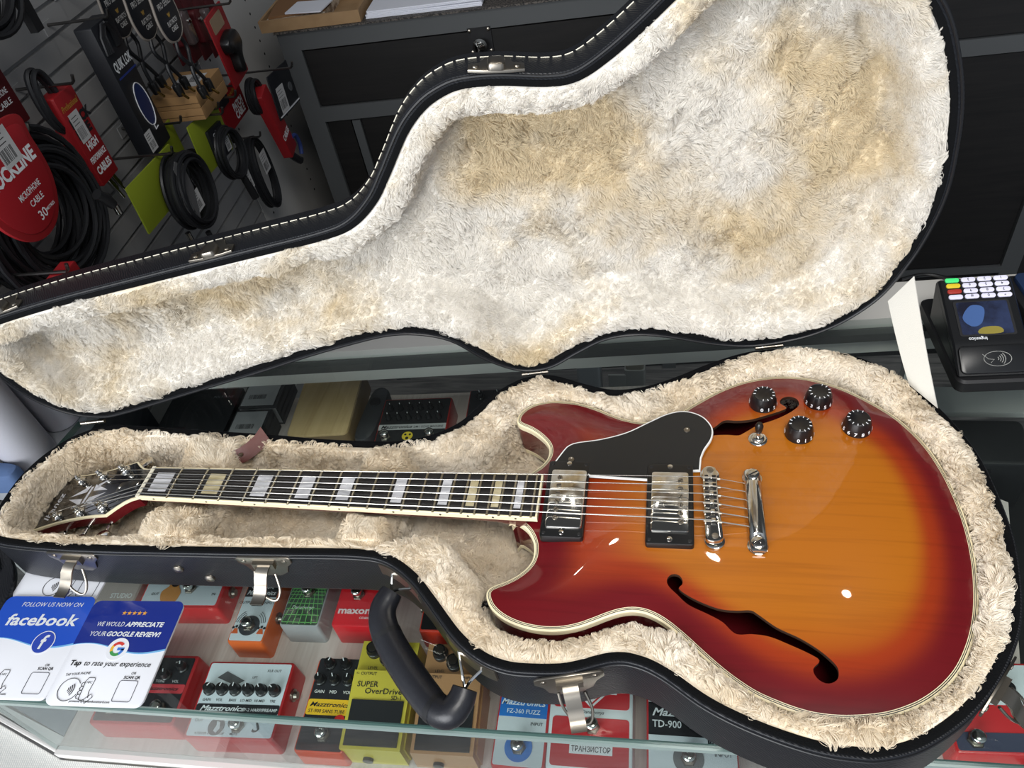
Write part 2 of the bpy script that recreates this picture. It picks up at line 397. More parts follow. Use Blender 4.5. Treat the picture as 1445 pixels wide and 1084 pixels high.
tag(MB(frame((-262,1222,93.8),YAW-9)).prism(rrect(0,0,90,70,3),0,2.5).build('white_note', flat('paper_white',(214,216,224),.7)), 'small white note lying on the brown notebook', 'paper')
ps = thing('paper_stack', 'loose stack of white paper sheets on the cabinet beside the tray', 'paper', (40,1270,66.2))
for q in range(6): MB(frame((-76+random.uniform(-3,3),1225+q*1.5,66.3+q*2.2),YAW+random.uniform(-1.5,1.5))).box(0,0,0,262,180,2.1).build('paper_sheets', flat('paper_white',(214,216,224),.7), ps)

# ------------------------------------------------------------------ the glass counter
FE = lambda x: -218.8+.0325*x
BE = lambda x: 304+.081*x
XR = 1500
topo = [(-137,FE(-137)),(XR,FE(XR)),(XR,BE(XR)),(-240,BE(-240)),(-252,168),(-300,-180)]
ctr = thing('glass_display_counter', 'glass topped shop display counter with white shelf and ledge', 'counter', (500,80,FZ))
GL1 = glass_mat('clear_glass', (.95,.985,.97)); EDGE = mat('green_glass_edge', (22,66,60), .12, coat=.6)
gt = MB().add([(x,y,-88) for x,y in topo], [tuple(range(6))]).add([(x,y,-98) for x,y in topo], [tuple(range(6))]).build('glass_top', GL1, ctr, smooth=0)
to2 = offset(topo,-.2); te = [to2[4],to2[5],to2[0],to2[1]]; MB().loft([[(x,y,-98.2) for x,y in te],[(x,y,-88.2) for x,y in te]],False).build('polished_edge', EDGE, gt, smooth=0)
WHTL = mat('white_laminate', (222,220,217), .45); SHELF = grain_mat('pale_grain_shelf', (196,184,178), (214,204,199), 7, (30,1,1), .5, .6)
fr = [(-137,FE(-137)+.5),(XR,FE(XR)+.5)]
def vpane(a, b, z0, z1, th, name, m, par):
    d = Vector((b[0]-a[0],b[1]-a[1])).normalized(); n = Vector((-d.y,d.x))*th
    o = [a, b, (b[0]+n.x,b[1]+n.y), (a[0]+n.x,a[1]+n.y)]
    return MB().prism(o, z0, z1).build(name, m, par, smooth=0)
GL2 = glass_mat('front_glass', (.93,.97,.965))
vpane(fr[0], fr[1], -245.8, -102.6, 4, 'front_glass', GL2, ctr)
vpane((-298,-178), (-138.5,FE(-137)+.5), -245.8, -102.6, 4, 'side_glass', GL2, ctr)
vpane((-298,-181), (-138,FE(-137)-2.5), -105, -98.5, 2.5, 'edge_reflection_strip', mat('pale_edge_reflection',(138,156,152),.2,coat=.5), ctr)  # pale strip: front pane's top edge, with the glass underside's reflection as colour
vpane((-138,FE(-137)-2.5), (XR,FE(XR)-2.5), -105, -98.5, 2.5, 'edge_reflection_strip', mat('pale_edge_reflection',(138,156,152),.2), ctr)
vpane((-300,-181), (-138,FE(-137)-1), -257, -246, 16, 'bottom_rail', WHTL, ctr)
vpane((-138,FE(-137)-5), (XR,FE(XR)-5), -257, -246, 10, 'bottom_rail', WHTL, ctr)
vpane((-138,FE(-137)-3), (XR,FE(XR)-3), FZ+80, -257.2, 20, 'front_panel', WHTL, ctr)
vpane((-300,-180), (-139,FE(-137)-2), FZ+80, -257.2, 20, 'front_panel', WHTL, ctr)
sh = [(-136,FE(-137)+16),(XR-2,FE(XR)+16),(XR-2,BE(XR)-160),(830,215),(700,380),(-232,372),(-236,300)]
sh = [(-136,FE(-137)+5.5),(930,FE(930)+5.5),(1010,195),(620,405),(188,378),(-136,362)]
MB().prism(sh,-255,-245).build('shelf', SHELF, ctr, smooth=0)
MB().prism([(-296,-160),(-137.5,FE(-137)+16),(-137.5,362),(-240,356)],-255,-245.2).build('shelf_end', mat('blue_grey_panel',(128,138,146),.35), ctr, smooth=0)
LT = [(-240,BE(-240)+1),(XR,BE(XR)+1),(XR,BE(XR)+75),(-240,BE(-240)+75)]
MB().prism(LT,-150,-88.5).build('back_ledge', mat('white_ledge',(205,203,198),.4), ctr, smooth=0)
MB().prism([(x,y) for x,y in [(-250,BE(-250)-14),(XR,BE(XR)-14),(XR,BE(XR)-1),(-250,BE(-250)-1)]],-116,-102.6).build('rear_rail', mat('dark_rail',(70,70,70),.4), ctr, smooth=0)
for px_, py_ in ((900,330),(1380,380),(-136,362)): MB().box(px_-9,py_-9,FZ,px_+9,py_+9,-102.6 if px_ != -136 else -255.2).build('upright', mat('pale_upright',(168,168,166),.5), ctr)
MB().box(905,352,-256,1490,402,-246).build('cross_rail', mat('pale_upright',(168,168,166),.5), ctr)
MB().box(880,-60,FZ,1480,330,-330).build('lower_cupboard', mat('dark_cupboard',(20,20,22),.5), ctr)
MB().box(-130,-180,FZ,880,-150,-256).build('inner_panel', WHTL, ctr)
# pale posts on the floor behind the shelf
for nm, lab, x, y, s, c in (('metal_post','pale metal post standing on the floor under the glass by the hinge',401,800,26,(168,172,174)),('wooden_post','beige wooden post wrapped with clear tape under the glass',505,805,20,(146,140,124))):
    p = thing(nm, lab, 'post', (x,y,FZ))
    MB().prism(rrect(x-s,y-s,x+s,y+s,6),FZ,-330,2).build('shaft', flat(nm,c,.5), p); MB().prism(rrect(x-s-14,y-s-14,x+s+14,y+s+14,6),FZ,FZ+14,2).build('foot_plate', flat(nm,c,.5), p)
    if nm == 'wooden_post': MB().prism(rrect(x-s-3,y-s-3,x+s+3,y+s+3,6),-640,-585).prism(rrect(x-s-40,y-s-3,x-s,y-s+1,1),-650,-600).build('tape', flat('clear_tape',(182,182,176),.2), p)
# white cloth covered side table in front of the counter end
st = thing('side_table', 'low table under a white woven cloth in front of the counter', 'table', (-140,-420,FZ))
CLOTH = mat('white_woven_cloth',(226,226,222),.8); n = CLOTH.node_tree; tcn = n.nodes.new('ShaderNodeTexCoord'); mpn = n.nodes.new('ShaderNodeMapping'); mpn.inputs['Rotation'].default_value = (0,0,.7)
ck = n.nodes.new('ShaderNodeTexBrick'); ck.inputs['Scale'].default_value = 130; ck.inputs['Color1'].default_value = lin((236,236,232)); ck.inputs['Color2'].default_value = lin((226,227,224)); ck.inputs['Mortar'].default_value = lin((176,178,176)); ck.inputs['Mortar Size'].default_value = .02
n.links.new(tcn.outputs['Object'], mpn.inputs[0]); n.links.new(mpn.outputs[0], ck.inputs['Vector']); n.links.new(ck.outputs['Color'], n.nodes['Principled BSDF'].inputs['Base Color'])
MB().prism([(-330,-640),(60,-640),(60,-222),(-139,-228.5),(-330,-174)],-284,-262,3).build('cloth_top', CLOTH, st)
for x, y in ((-300,-610),(30,-610),(30,-280),(-300,-250)): MB().box(x-18,y-18,FZ,x+18,y+18,-284).build('leg', WHTL, st)
# things beyond the left end of the counter
lg = thing('grey_side_bench', 'narrow grey topped bench between the slat wall and the counter', 'bench', (-305,190,FZ))
MB().prism([(-340,52),(-268,46),(-258,300),(-346,300)],-125,-105,2).build('bench_top', mat('grey_laminate',(142,146,152),.5), lg)
MB().prism([(-336,58),(-274,54),(-264,294),(-342,294)],FZ,-126).build('bench_body', flat('bench_dark',(44,46,52),.6), lg)
for x, y, r, h, lb in ((-300,112,33,330,'thick white paper roll standing nearest the guitar case on the narrow bench'),(-298,184,27,300,'thinner white paper roll standing behind the thick one on the bench')):
    tag(MB().lathe([(r-3,-104.6),(r,-102),(r,h-107),(r-3,h-105)],(x,y,0),32).build('paper_roll', mat('white_paper_roll',(206,206,214),.6), smooth=50), lb, 'paper roll')
jn = MB().prism(spline([(-334,50),(-290,50),(-276,56),(-280,74),(-310,78),(-334,76)],4),-104.5,-70,8).build('blue_bag', mat('blue_cloth',(74,98,138),.8,bump=(120,.4)))
tag(jn, 'small folded blue cloth bag on the narrow bench before the paper rolls', 'bag')
wl = thing('leatherette_pouch', 'black grained leatherette pouch lying on the glass left of the case', 'pouch', (-215,-110,-88))
MB().prism(spline([(-296,-176),(-230,-190),(-176,-132),(-170,-104),(-196,-66),(-250,-40),(-286,-60)],6),-87.8,-80,3).build('pouch_body', BVINYL, wl)
MB().prism(spline([(-290,-90),(-230,-70),(-200,-80),(-240,-46),(-280,-60)],6),-79.8,-77,1).build('flap', BVINYL, wl)

# ------------------------------------------------------------------ effect pedals
MIRROR = None
def knob_mesh(T, u, v, w, r, h=11, ang=30, style='black'):
    k = MB(T); k.lathe([(r,w),(r,w+2.5),(r*.82,w+3.5),(r*.74,w+h-1),(r*.66,w+h)], (u,v,0), 18); return k
def pedal(name, label, o, yaw, size, body, plates=(), knobs=(), switches=(), texts=(), jacks=(), group='effect pedals on the display shelf', tilt=0, extra=None, kcol=None, lead=0):
    W, L, H = size; T = frame(o, yaw)
    if tilt: T = T@Matrix.Rotation(math.radians(tilt),4,'X')
    th = thing(name, label, 'pedal', o, group)
    bm = body if not isinstance(body, tuple) else mat('pedal_%d_%d_%d' % body, body, .3, coat=.4)
    out = rrect(0,0,W,L,5); MB(T).loft([[(x,y,0) for x,y in out],[(x,y,H-3) for x,y in inset(out,.9)],[(x,y,H-.8) for x,y in inset(out,1.6)],[(x,y,H) for x,y in inset(out,3)]],True,True,True).build('enclosure', bm, th)
    for i, p in enumerate(plates):
        r = p[5] if len(p) > 5 else 2.5
        MB(T).prism(rrect(p[0],p[1],p[2],p[3],min(r,(p[3]-p[1])/2.05,(p[2]-p[0])/2.05)),H+.05+.15*i,H+.35+.15*i).build('face_plate', mat('ink_%d_%d_%d' % p[4], p[4], .4), th)
    zt = H+.4+.15*max(0,len(plates)-1)
    for kq in knobs:
        u, v, r = kq[:3]; kb = knob_mesh(T,u,v,zt,r).build('knob', kcol or BLACKP, th)
        a = kq[3] if len(kq) > 3 else 20
        TI = T@Matrix.Translation((u,v,0))@Matrix.Rotation(math.radians(a),4,'Z'); MB(TI).box(-.55,r*.1,zt+11,.55,r*.68,zt+11.5).build('pointer', PRINTW, kb)
    for u, v in switches:
        sw = MB(T).lathe([(8.5,zt),(8.5,zt+1),(7.6,zt+2.6),(6,zt+3)], (u,v,0), 6).build('nut', NICKEL, th)
        MB(T).lathe([(5.2,zt+2.5),(5.2,zt+8),(6.6,zt+9),(6.8,zt+12),(5.4,zt+13.6),(2,zt+14.2)], (u,v,0), 20).build('footswitch', CHROME, th)
    for col, items in texts: letter(th, T, items, mat('ink_%d_%d_%d' % col, col, .4), zt+.12)
    for side, v in jacks:
        x = W if side > 0 else 0
        MB(T).lathe([(7.5,side*-.6),(7.5,side*2),(5.2,side*2.2),(4.6,side*6)], (x,v,H*.55), 14, 'x').build('jack_socket', NICKEL, th)
    if extra: extra(th, T, zt)
    return th
SZ = -244.8; RED = (176,34,38); PW = (205,215,222); PK = (33,34,38); SIL = (170,172,172)
MZ = lambda u, v, wd, h=5: ('Mazztronics', u, v, h, dict(width=wd, shear=.35, bold=.02))
def ring(col, u, v, r0, r1):
    def f(th, T, zt):
        MB(T).lathe([(r0,zt+.1),(r1,zt+.1),(r1,zt+.4),(r0,zt+.4)], (u,v,0), 32).build('switch_ring', mat('ink_%d_%d_%d' % col, col, .4), th)
    return f
# front row, left to right
pedal('effect_pedal','red pedal with two footswitches half hidden under the review card',(-84,-203,SZ),YAW,(112,88,38),RED,[(5,5,107,83,PK),(5,39,107,50,(206,66,74))],
      [(60,70,6.5),(78,60,6.5),(96,70,6.5)],[(24,20),(86,20)],[((206,206,206),[('TONE',72,52,3.2),('VOL',92,52,3.2),('MODE',88,76,2.6)]),(PK,[MZ(78,42.5,44,4.2)])])
def harp(th, T, zt):
    MB(T).prism([(18,72),(44,63),(54,69),(28,80)],zt,zt+.3).build('harmonica_print', flat('ink_grey',(88,90,92)), th)
    MB(T).prism(circle(38,15,10,22),zt,zt+.25).build('portrait_print', flat('ink_grey_dark',(60,62,66)), th); MB(T).prism([(36,10),(40,8),(43,13),(41,20),(37,21),(38,16)],zt+.3,zt+.5).build('portrait_print', flat('ink_pale',(190,198,204)), th)
pedal('effect_pedal','wide red harp preamp pedal with six black knobs on white face',(43,-207,SZ),YAW,(112,94,37),RED,[(4,4,108,90,PW),(4,29,108,41,PK)],
      [(14+16.6*q,57,7.2,-35+18*q) for q in range(6)],[(64,16)],[(PK,[('GAIN',14,44,3),('VOL',30,44,3),('BASS',47,44,3),('LO-MID',64,44,3),('HI-MID',81,44,3),('TRE',97,44,3),('XLR OUT',88,80,3),('LIFT',66,72,2.6),('OUT',14,20,3.4),('IN',102,20,3.4),("A FIDLER IN MY HARP",32,6,2.6),('MUTE',62,6,2.6),('S',88,10,14,dict(shear=.3))]),((224,228,230),[MZ(38,33,56,6),('HP-2 HARP/PREAMP',84,33,3.6)])],[(1,60)],extra=harp)
pedal('effect_pedal','orange sided pedal with five black knobs and yellow name band',(179,-207,SZ),YAW-1,(60,110,34),(208,72,34),[(3,3,57,109,PK),(3,42,57,60,(232,186,44))],
      [(18,101,7,-20),(38,101,7,30),(11,82,7,20),(29,82,7,25),(46,82,7,0)],[(32,20)],[((226,226,222),[('GAIN',13,67,3.6),('MID',30,67,3.6),('VOL',47,67,3.6),('OUTPUT',14,33,3)]),(PK,[MZ(30,51.5,48,5),('ST-900 SANS TUBE',28,44.5,3.8)])],[(1,84)],extra=ring((196,40,36),46,37,5.2,6.2))
def boss(name, label, o, yaw, col, txt, kn):
    W, L = 71, 124; T = frame(o, yaw); th = thing(name, label, 'pedal', o, 'effect pedals on the display shelf'); bm = mat('pedal_%d_%d_%d' % col, col, .35, coat=.3)
    def slab(y0, y1, z0, z1, x0=0, x1=W): return MB(T).loft([[(x0,y0,0),(x1,y0,0),(x1,y1,0),(x0,y1,0)],[(x0+.8,y0+.8,z0),(x1-.8,y0+.8,z0),(x1-.8,y1-.8,z1),(x0+.8,y1-.8,z1)]],True,True,True)
    slab(0,86,40,50).build('treadle', bm, th); slab(86.4,L,44,44).build('enclosure', bm, th); slab(6,80,30,40,-2,W+2).build('enclosure', bm, th)
    zt = lambda v: 40+10*v/86
    MB(T).loft([[(5,4,zt(4)-1),(W-5,4,zt(4)-1),(W-5,52,zt(52)-1),(5,52,zt(52)-1)],[(5,4,zt(4)+1.6),(W-5,4,zt(4)+1.6),(W-5,52,zt(52)+1.6),(5,52,zt(52)+1.6)]],True,True,True).build('rubber_pad', RUBBER, th)
    MB(T).lathe([(6,-3),(6,4),(4,5)], (W/2-8,0,14), 14, 'y').build('thumbscrew', BLACKP, th)
    for u, v in kn:
        kb = MB(T).lathe([(9,44),(9,50),(8,51),(7.4,57)], (u,v,0), 20).build('knob', BLACKP, th); MB(T).lathe([(5.6,57.1),(5.6,57.5)], (u,v,0), 18).build('knob_cap', NICKEL, kb)
    TT2 = T@Matrix.Translation((0,0,40.3))@Matrix.Rotation(math.atan2(10,86),4,'X')
    if txt: letter(th, TT2, txt[0], PRINTK, .3); letter(th, T, txt[1], PRINTK, 44.2)
    for s in (0,W): MB(T).lathe([(7,-2),(7,2)], (s,100,24), 14, 'x').build('jack_socket', BLACKP, th)
boss('effect_pedal','bright yellow overdrive pedal with black rubber treadle',(234,-200,SZ),YAW-1,(194,178,62),
     ([('SUPER',20,67,6.2,dict(width=25)),('OverDrive',40,59.5,6.2,dict(width=44)),('SD-1',56,53.6,4.4),('\u2190 OUTPUT',16,80,3.4),('INPUT \u2190',56,80,3.4)],[('LEVEL',20,89,3.4),('DRIVE',52,89,3.4)]),[(18,110),(36,101),(54,110)])
boss('effect_pedal','tan brown pedal with black rubber treadle behind the case handle',(315,-197,SZ),YAW-1,(172,128,88),([('OUTPUT',16,80,3.2),('INPUT',56,80,3.2)],[('LEVEL',20,89,3.2)]),[(18,110),(36,99),(54,110)])
pedal('effect_pedal','red sided fuzz pedal with blue name band and blue ring',(403,-200,SZ),YAW-3,(60,112,36),RED,[(3,3,56,109,(196,204,208)),(3,54,56,78,(34,110,190),.4)],
      [(16,101,7)],[(29,22)],[((220,228,236),[MZ(29,67,50,6.4),('FZ-360 FUZZ',30,58,4.6)]),(PK,[('FUZZ',14,83,4.2),('INPUT',46,46,3.4)])],[(1,56)],extra=ring((44,110,186),29,22,10,15))
def trans(th, T, zt):
    WP = flat('ink_white',(222,226,228)); RP = flat('ink_red',(184,44,50))
    MB(T).prism([(46,66),(64,84),(46,102),(28,84)],zt,zt+.2).build('diamond_print', WP, th); MB(T).prism([(46,69),(61,84),(46,99),(31,84)],zt+.25,zt+.4).build('diamond_print', RP, th); MB(T).prism([(46,71.5),(58.5,84),(46,96.5),(33.5,84)],zt+.45,zt+.6).build('diamond_print', WP, th)
    MB(T).prism([(46,76),(50,76),(50,83),(53,83),(53,88),(42,88),(42,80),(46,80)],zt+.65,zt+.8).build('diamond_print', RP, th)
    for x, y in ((10,82),(66,82),(50,104)): MB(T).box(x,y,zt,x+7,y+7,zt+.2).build('letter_square', WP, th)
    MB(T).box(25,18,zt,70,28,zt+.2).build('name_strip', WP, th)
    letter(th,T,[('V',13.5,83.6,4),('F',69.5,83.6,4),('M',53.5,105.6,4),('\u0422\u0420\u0410\u041d\u0417\u0418\u0421\u0422\u041e\u0420',47.5,20.3,5.4,dict(width=41))],flat('ink_dark',(40,42,46)),zt+.4)
pedal('effect_pedal','red and white pedal printed with Cyrillic letters and a diamond',(462,-198,SZ),YAW-2,(92,120,40),(206,212,214),[(5,5,87,56,(184,44,50),4),(5,66,87,116,(184,44,50),4)],[(79,98,9.5)],[(48,46)],[((60,62,66),[('Danatronys',48,60,3.6,dict(shear=.3))])],extra=trans)
pedal('effect_pedal','white tube driver pedal with black name band partly under the case',(566,-194,SZ),YAW-2,(94,120,40),RED,[(3,3,91,117,(204,212,216)),(3,42,91,76,(24,25,28),.4)],
      [(18,104,8),(44,104,8),(72,104,8)],[(43,20)],[((226,228,230),[MZ(40,62,66,8),('TD-900',22,50,7.4,dict(width=30)),('TUBE DRIVER',62,50.5,4.6,dict(width=36))]),((40,42,46),[('GAIN',13,80,4.4),('BASS',34,80,4.4),('OUTPUT',13,30,4.6),('BOOST',76,34,5.6,dict(bold=.03)),('INPUT',78,24,4.4)])],extra=ring((92,96,98),43,20,9.5,15.5))
pedal('effect_pedal','red pedal at the right behind the open case latch',(864,-142,SZ),YAW,(120,96,38),(186,40,44),[(4,50,116,92,(202,210,214)),(4,4,116,22,(60,64,84))],[(14,64,9),(40,64,9),(66,64,9)],[(22,14)],[(PK,[('TONE',20,76,4),('GAIN',46,76,4),('BASS',40,52,4)])])
# second row
pedal('effect_pedal','grey studio pedal between the cards and the case',(-174,-52,SZ),YAW,(68,110,38),(176,160,152),[(4,4,64,106,(186,172,164))],[(18,84,7),(46,84,7)],[],[((232,232,230),[('STUDIO',44,8,7,dict(width=32,bold=.03))])])
pedal('effect_pedal','red acoustic pedal with a guitar body printed on white',(-101,-55,SZ),YAW,(118,94,38),(194,42,44),[(4,6,112,90,PW),(4,46,112,58,PK)],[(20,74,7),(50,74,7),(82,74,7)],[(68,30)],[(PK,[('OUT',20,20,3.6),('IN',104,20,3.6),('HAND MADE IN AUSTRALIA',84,40,2.6)]),((226,228,230),[MZ(40,50,56,6)])],[(1,34)],
      extra=lambda th,T,zt: (MB(T).prism(spline([(34,10),(52,10),(56,24),(50,34),(52,46),(44,50),(34,46),(36,34),(28,24)],2),zt,zt+.25).build('guitar_print', flat('ink_tan',(206,140,70)), th), MB(T).prism(circle(44,38,6),zt+.3,zt+.45).build('guitar_print', PRINTK, th)))
def cat(th, T, zt):
    OR = flat('ink_orange',(206,96,50)); KK = flat('ink_dark',(40,42,46))
    MB(T).prism([(17,51),(31,51),(34,60),(32,66),(28,63),(20,63),(16,66),(14,60)],zt,zt+.2).build('paw_print', KK, th); MB(T).prism([(18.5,52.5),(29.5,52.5),(32,60),(24,57)],zt+.25,zt+.35).build('paw_print', OR, th)
    for cx in (7.5,41.5):
        MB(T).prism([(cx-4.6,13),(cx+4.6,13),(cx+2,20),(cx-2,20)],zt,zt+.2).build('paw_print', OR, th)
        for a in (-4,0,4): MB(T).prism(circle(cx+a,22.6-abs(a)*.4,1.8,10),zt,zt+.2).build('paw_print', KK, th)
    for sx in (-1,1):
        for q in range(3):
            r = 15+2.5*q; MB(T).tube([(24+sx*r*math.cos(a),26+r*math.sin(a),zt+.2) for a in [(.1+.18*k) for k in range(6)]],.35,4).build('sound_mark', KK, th)
    ring((56,58,62),24,24,9.5,13.5)(th,T,zt)
pedal('effect_pedal','small orange overdrive pedal with cat face and paw prints',(47,-91,SZ),YAW-1,(50,112,38),(212,100,44),[(3,4,47,108,PW),(3,64,47,84,PK,.4)],[(12,98,6),(36,98,6)],[(24,24)],[((224,228,230),[MZ(25,67,40,6),('OVER DRIVE',24,76,4)]),(PK,[('OUTPUT',9,54,3.6),('INPUT',40,54,3.6),('PUSH',24,88,3)])],[(1,44)],extra=cat)
def grid(th, T, zt):
    GR = flat('ink_green_line',(120,196,110)); mb = MB(T)
    for q in range(-7,8): mb.prism([(27+q*3.4-.25,62),(27+q*3.4+.25,62),(27+q*8+.5,4),(27+q*8-.5,4)] if abs(27+q*8-27) < 24 else [(27+q*3.4-.25,62),(27+q*3.4+.25,62),(27+(23.5 if q > 0 else -23.5)+.3,62-58*(23.5-abs(q)*3.4)/(abs(q)*4.6)),(27+(23.5 if q > 0 else -23.5)-.3,62-58*(23.5-abs(q)*3.4)/(abs(q)*4.6))],zt,zt+.15)
    y, s = 6.0, 10.
    while y < 60: mb.box(4,y,zt,50,y+.7,zt+.15); y += s; s *= .86; s = max(s,2.6)
    stuff(mb.build('perspective_grid', GR, th))
pedal('effect_pedal','silver pedal with green grid face and one footswitch',(109,-65,SZ),YAW-1,(54,110,40),(150,152,154),[(3,3,51,107,(58,76,62)),(3,64,51,107,(98,176,88))],[],[(28,48)],[((40,60,44),[('TSK',14,90,4)]),((222,232,222),[('TSK CRUNCHER',27,65.5,5,dict(width=38)),('Danatronys',26,24,5,dict(shear=.3,width=30))])],extra=grid)
pedal('effect_pedal','plain bright red overdrive pedal with white raised lettering',(178,-61,SZ),YAW-1,(56,112,42),(192,26,36),[],[(14,94,6.5),(40,94,6.5)],[(27,44)],[((226,206,208),[('OVERDRIVE',27,56,8,dict(width=40,bold=.05)),('maxon',27,18,9,dict(width=42,bold=.03)),('OD808',42,11,3)])])
pedal('effect_pedal','red edged black pedal peeping out beside the case handle',(290,-58,SZ),YAW-1,(64,112,38),(204,58,38),[(3,4,61,108,(26,26,28))],[(14,92,7),(44,92,7)],[(32,24)],[],[(-1,40)])
# back of the shelf
def face(th, T, zt):
    MB(T).prism(circle(52,16,8.4,22),zt,zt+.2).build('face_print', flat('ink_yellow',(226,200,60)), th)
    for x, y, r in ((48.6,18.6,1.9),(55.6,18.6,1.9),(52,11.5,2.6)): MB(T).prism(circle(x,y,r,12),zt+.25,zt+.4).build('face_print', PRINTK, th)
pedal('effect_pedal','wide black echo pedal with red sides and yellow face print',(148,232,SZ),YAW,(112,96,40),(150,38,34),[(3,3,109,92,(34,34,36)),(3,29,109,40,(176,178,180),.4)],[(16+16*q,72,4.6) for q in range(6)]+[(16+16*q,52,4.6) for q in range(6)],[(18,14),(88,14)],[((30,30,32),[MZ(32,32,50,6),('DM-1 ECHO MACHINE',82,32,4,dict(width=46))])],group='effect pedals on the display shelf',extra=face)
pedal('effect_pedal','red edged black pedal with a plugged cable behind the case rim',(284,240,SZ),YAW,(96,110,40),(170,48,38),[(3,3,93,107,(38,38,42))],[(20,92,7),(48,92,7)],[(40,20)],[])
def carton(label, o, yaw, size, col, top=None, txt=()):
    W, L, H = size; T = frame(o,yaw); th = thing('carton', label, 'carton', o, 'cartons stored under the glass')
    MB(T).box(0,0,0,W,L,H).build('box_body', col, th)
    if top: MB(T).box(top[0],top[1],H+.1,top[2],top[3],H+.6).build('paper_label', flat('grey_label',(150,150,152),.6), th); MB(T).box(2,-.6,4,W-2,-.1,H-4).build('paper_label', flat('grey_label',(150,150,152),.6), th)
    if txt: letter(th,T,txt,flat('ink_dim',(104,104,108)),H+.8)
    if top:
        bc = MB(T)
        for q in range(16): bc.box(top[0]+9+q*1.9,top[1]+14,H+.65,top[0]+9+q*1.9+random.uniform(.5,1.3),top[1]+24,H+.75)
        stuff(bc.build('barcode', PRINTK, th))
KB = flat('carton_black',(30,31,34),.55)
carton('black carton with a grey barcode label, nearest the case rim under the glass',(-100,238,-244),YAW,(62,58,42),KB,(3,3,56,54))
carton('black carton with a grey barcode label, behind the other labelled one',(-104,302,-244),YAW,(66,76,42),KB,(3,4,60,72))
carton('flat black carton with faint lettering under the glass near the left hinge',(-236,238,-244.8),YAW,(122,110,34),KB,None,[('POLYTUNE',94,88,5,dict(shear=.2)),('GUITAR EFFECTS PROCESSOR',48,16,3)])
wb = thing('wooden_box', 'plain pale wooden box with rounded corners under the glass', 'box', (55,310,-244.8), None)
T2 = frame((4,240,-244.8),YAW+2); MB(T2).prism(rrect(0,0,100,146,9),0,40,2.5).build('box_body', mat('pale_ply_side',(120,98,66),.5), wb); MB(T2).prism(rrect(1,1,99,145,8),40.2,45,1.5).build('lid', grain_mat('pale_maple',(188,160,112),(205,178,130),5,(14,1,1),.4,1.2), wb)
ms = thing('desk_speaker', 'small dark rounded box standing right of the pale wooden box', 'speaker', (125,290,-244.8))
MB().prism(spline([(112,250),(138,250),(144,300),(140,352),(116,352),(110,300)],4),-244.8,-206,7).build('speaker_body', flat('dark_grey_case',(52,53,56),.35), ms)
MB().prism(circle(127,322,9),-205.9,-204,.5).build('dial', SATIN, ms)
bk = thing('power_adaptor', 'black adaptor box with cable seen through the glass at right', 'adaptor', (1000,300,-244))
MB().prism(rrect(950,250,1060,330,10),-329.8,-236,5).build('adaptor_body', SATIN, bk)
MB().tube(spline([(1002,252,-250),(985,215,-262),(965,180,-300),(950,120,-326)],6,False),4,8).build('cable', BLACKP, bk)

# ------------------------------------------------------------------ review cards on the glass
def card(label, o, yaw, W, L, z, col, head, wave, build):
    T = frame((o[0],o[1],z),yaw); th = thing('sign_card', label, 'card', (o[0],o[1],z), 'tap and review cards on the glass')
    out = rrect(0,0,W,L,9); MB(T).prism(out,0,2.4,.5).build('card_base', mat('card_white',(232,234,240),.18,coat=.5), th)
    if head:
        lo = [(x, L*.53+wave*math.sin((x/W)*2*math.pi*.9+.6)) for x in np.linspace(0,W,24)]
        up = [p for p in rrect(0,0,W,L,9) if p[1] > L*.7]; up = sorted(up, key=lambda p: math.atan2(p[1]-L*.7, p[0]-W/2))
        MB(T).prism(lo+up,2.45,2.6).build('printed_header', mat('ink_%d_%d_%d' % col, col, .18, coat=.5), th)
        MB(T).prism(lo+[(x,y-1.6*(.3+x/W)) for x,y in reversed(lo)],2.45,2.65).build('printed_wave', flat('ink_skyblue',(118,176,222),.25), th)
    build(th, T, W, L); return th
def nfc(th, T, u, v):
    mb = MB(T); Z = 2.75
    mb.tube([(u+12*math.cos(a),v+12*math.sin(a),Z) for a in np.linspace(.6,5.9,30)],.32,4)
    for r in (2.5,4.5,6.5,8.5): mb.tube([(u-3+r*math.cos(a),v+r*math.sin(a)*1.1,Z) for a in np.linspace(-.7,.7,8)],.4,4)
    mb.tube([(u+16,v-10,Z),(u+15,v+9,Z),(u+17,v+13,Z),(u+24,v+13,Z),(u+25,v+11,Z),(u+24,v-2,Z),(u+26,v-8,Z)],.32,4)
    for q in range(4): mb.tube([(u+14+2.2*math.cos(a),v-7+4.2*q+2.2*math.sin(a),Z) for a in np.linspace(1.2,5.1,9)],.32,4)
    mb.tube([(u+22,v-10,Z),(u+28,v-4,Z),(u+31,v-7,Z),(u+25,v-14,Z),(u+22,v-10,Z)],.32,4); mb.tube([(u+16,v-10,Z),(u+20,v-11,Z),(u+22,v-10,Z)],.32,4)
    stuff(mb.build('hand_drawing', PRINTK, th)); letter(th,T,[('NFC',u+20,v+7,2.2)],PRINTK,2.75)
def frame_outline(th, T, x0, y0, x1, y1):
    MB(T).tube([(x,y,2.7) for x,y in rrect(x0,y0,x1,y1,2.5)],.3,4,True).build('code_frame', flat('ink_mid',(70,72,84)), th)
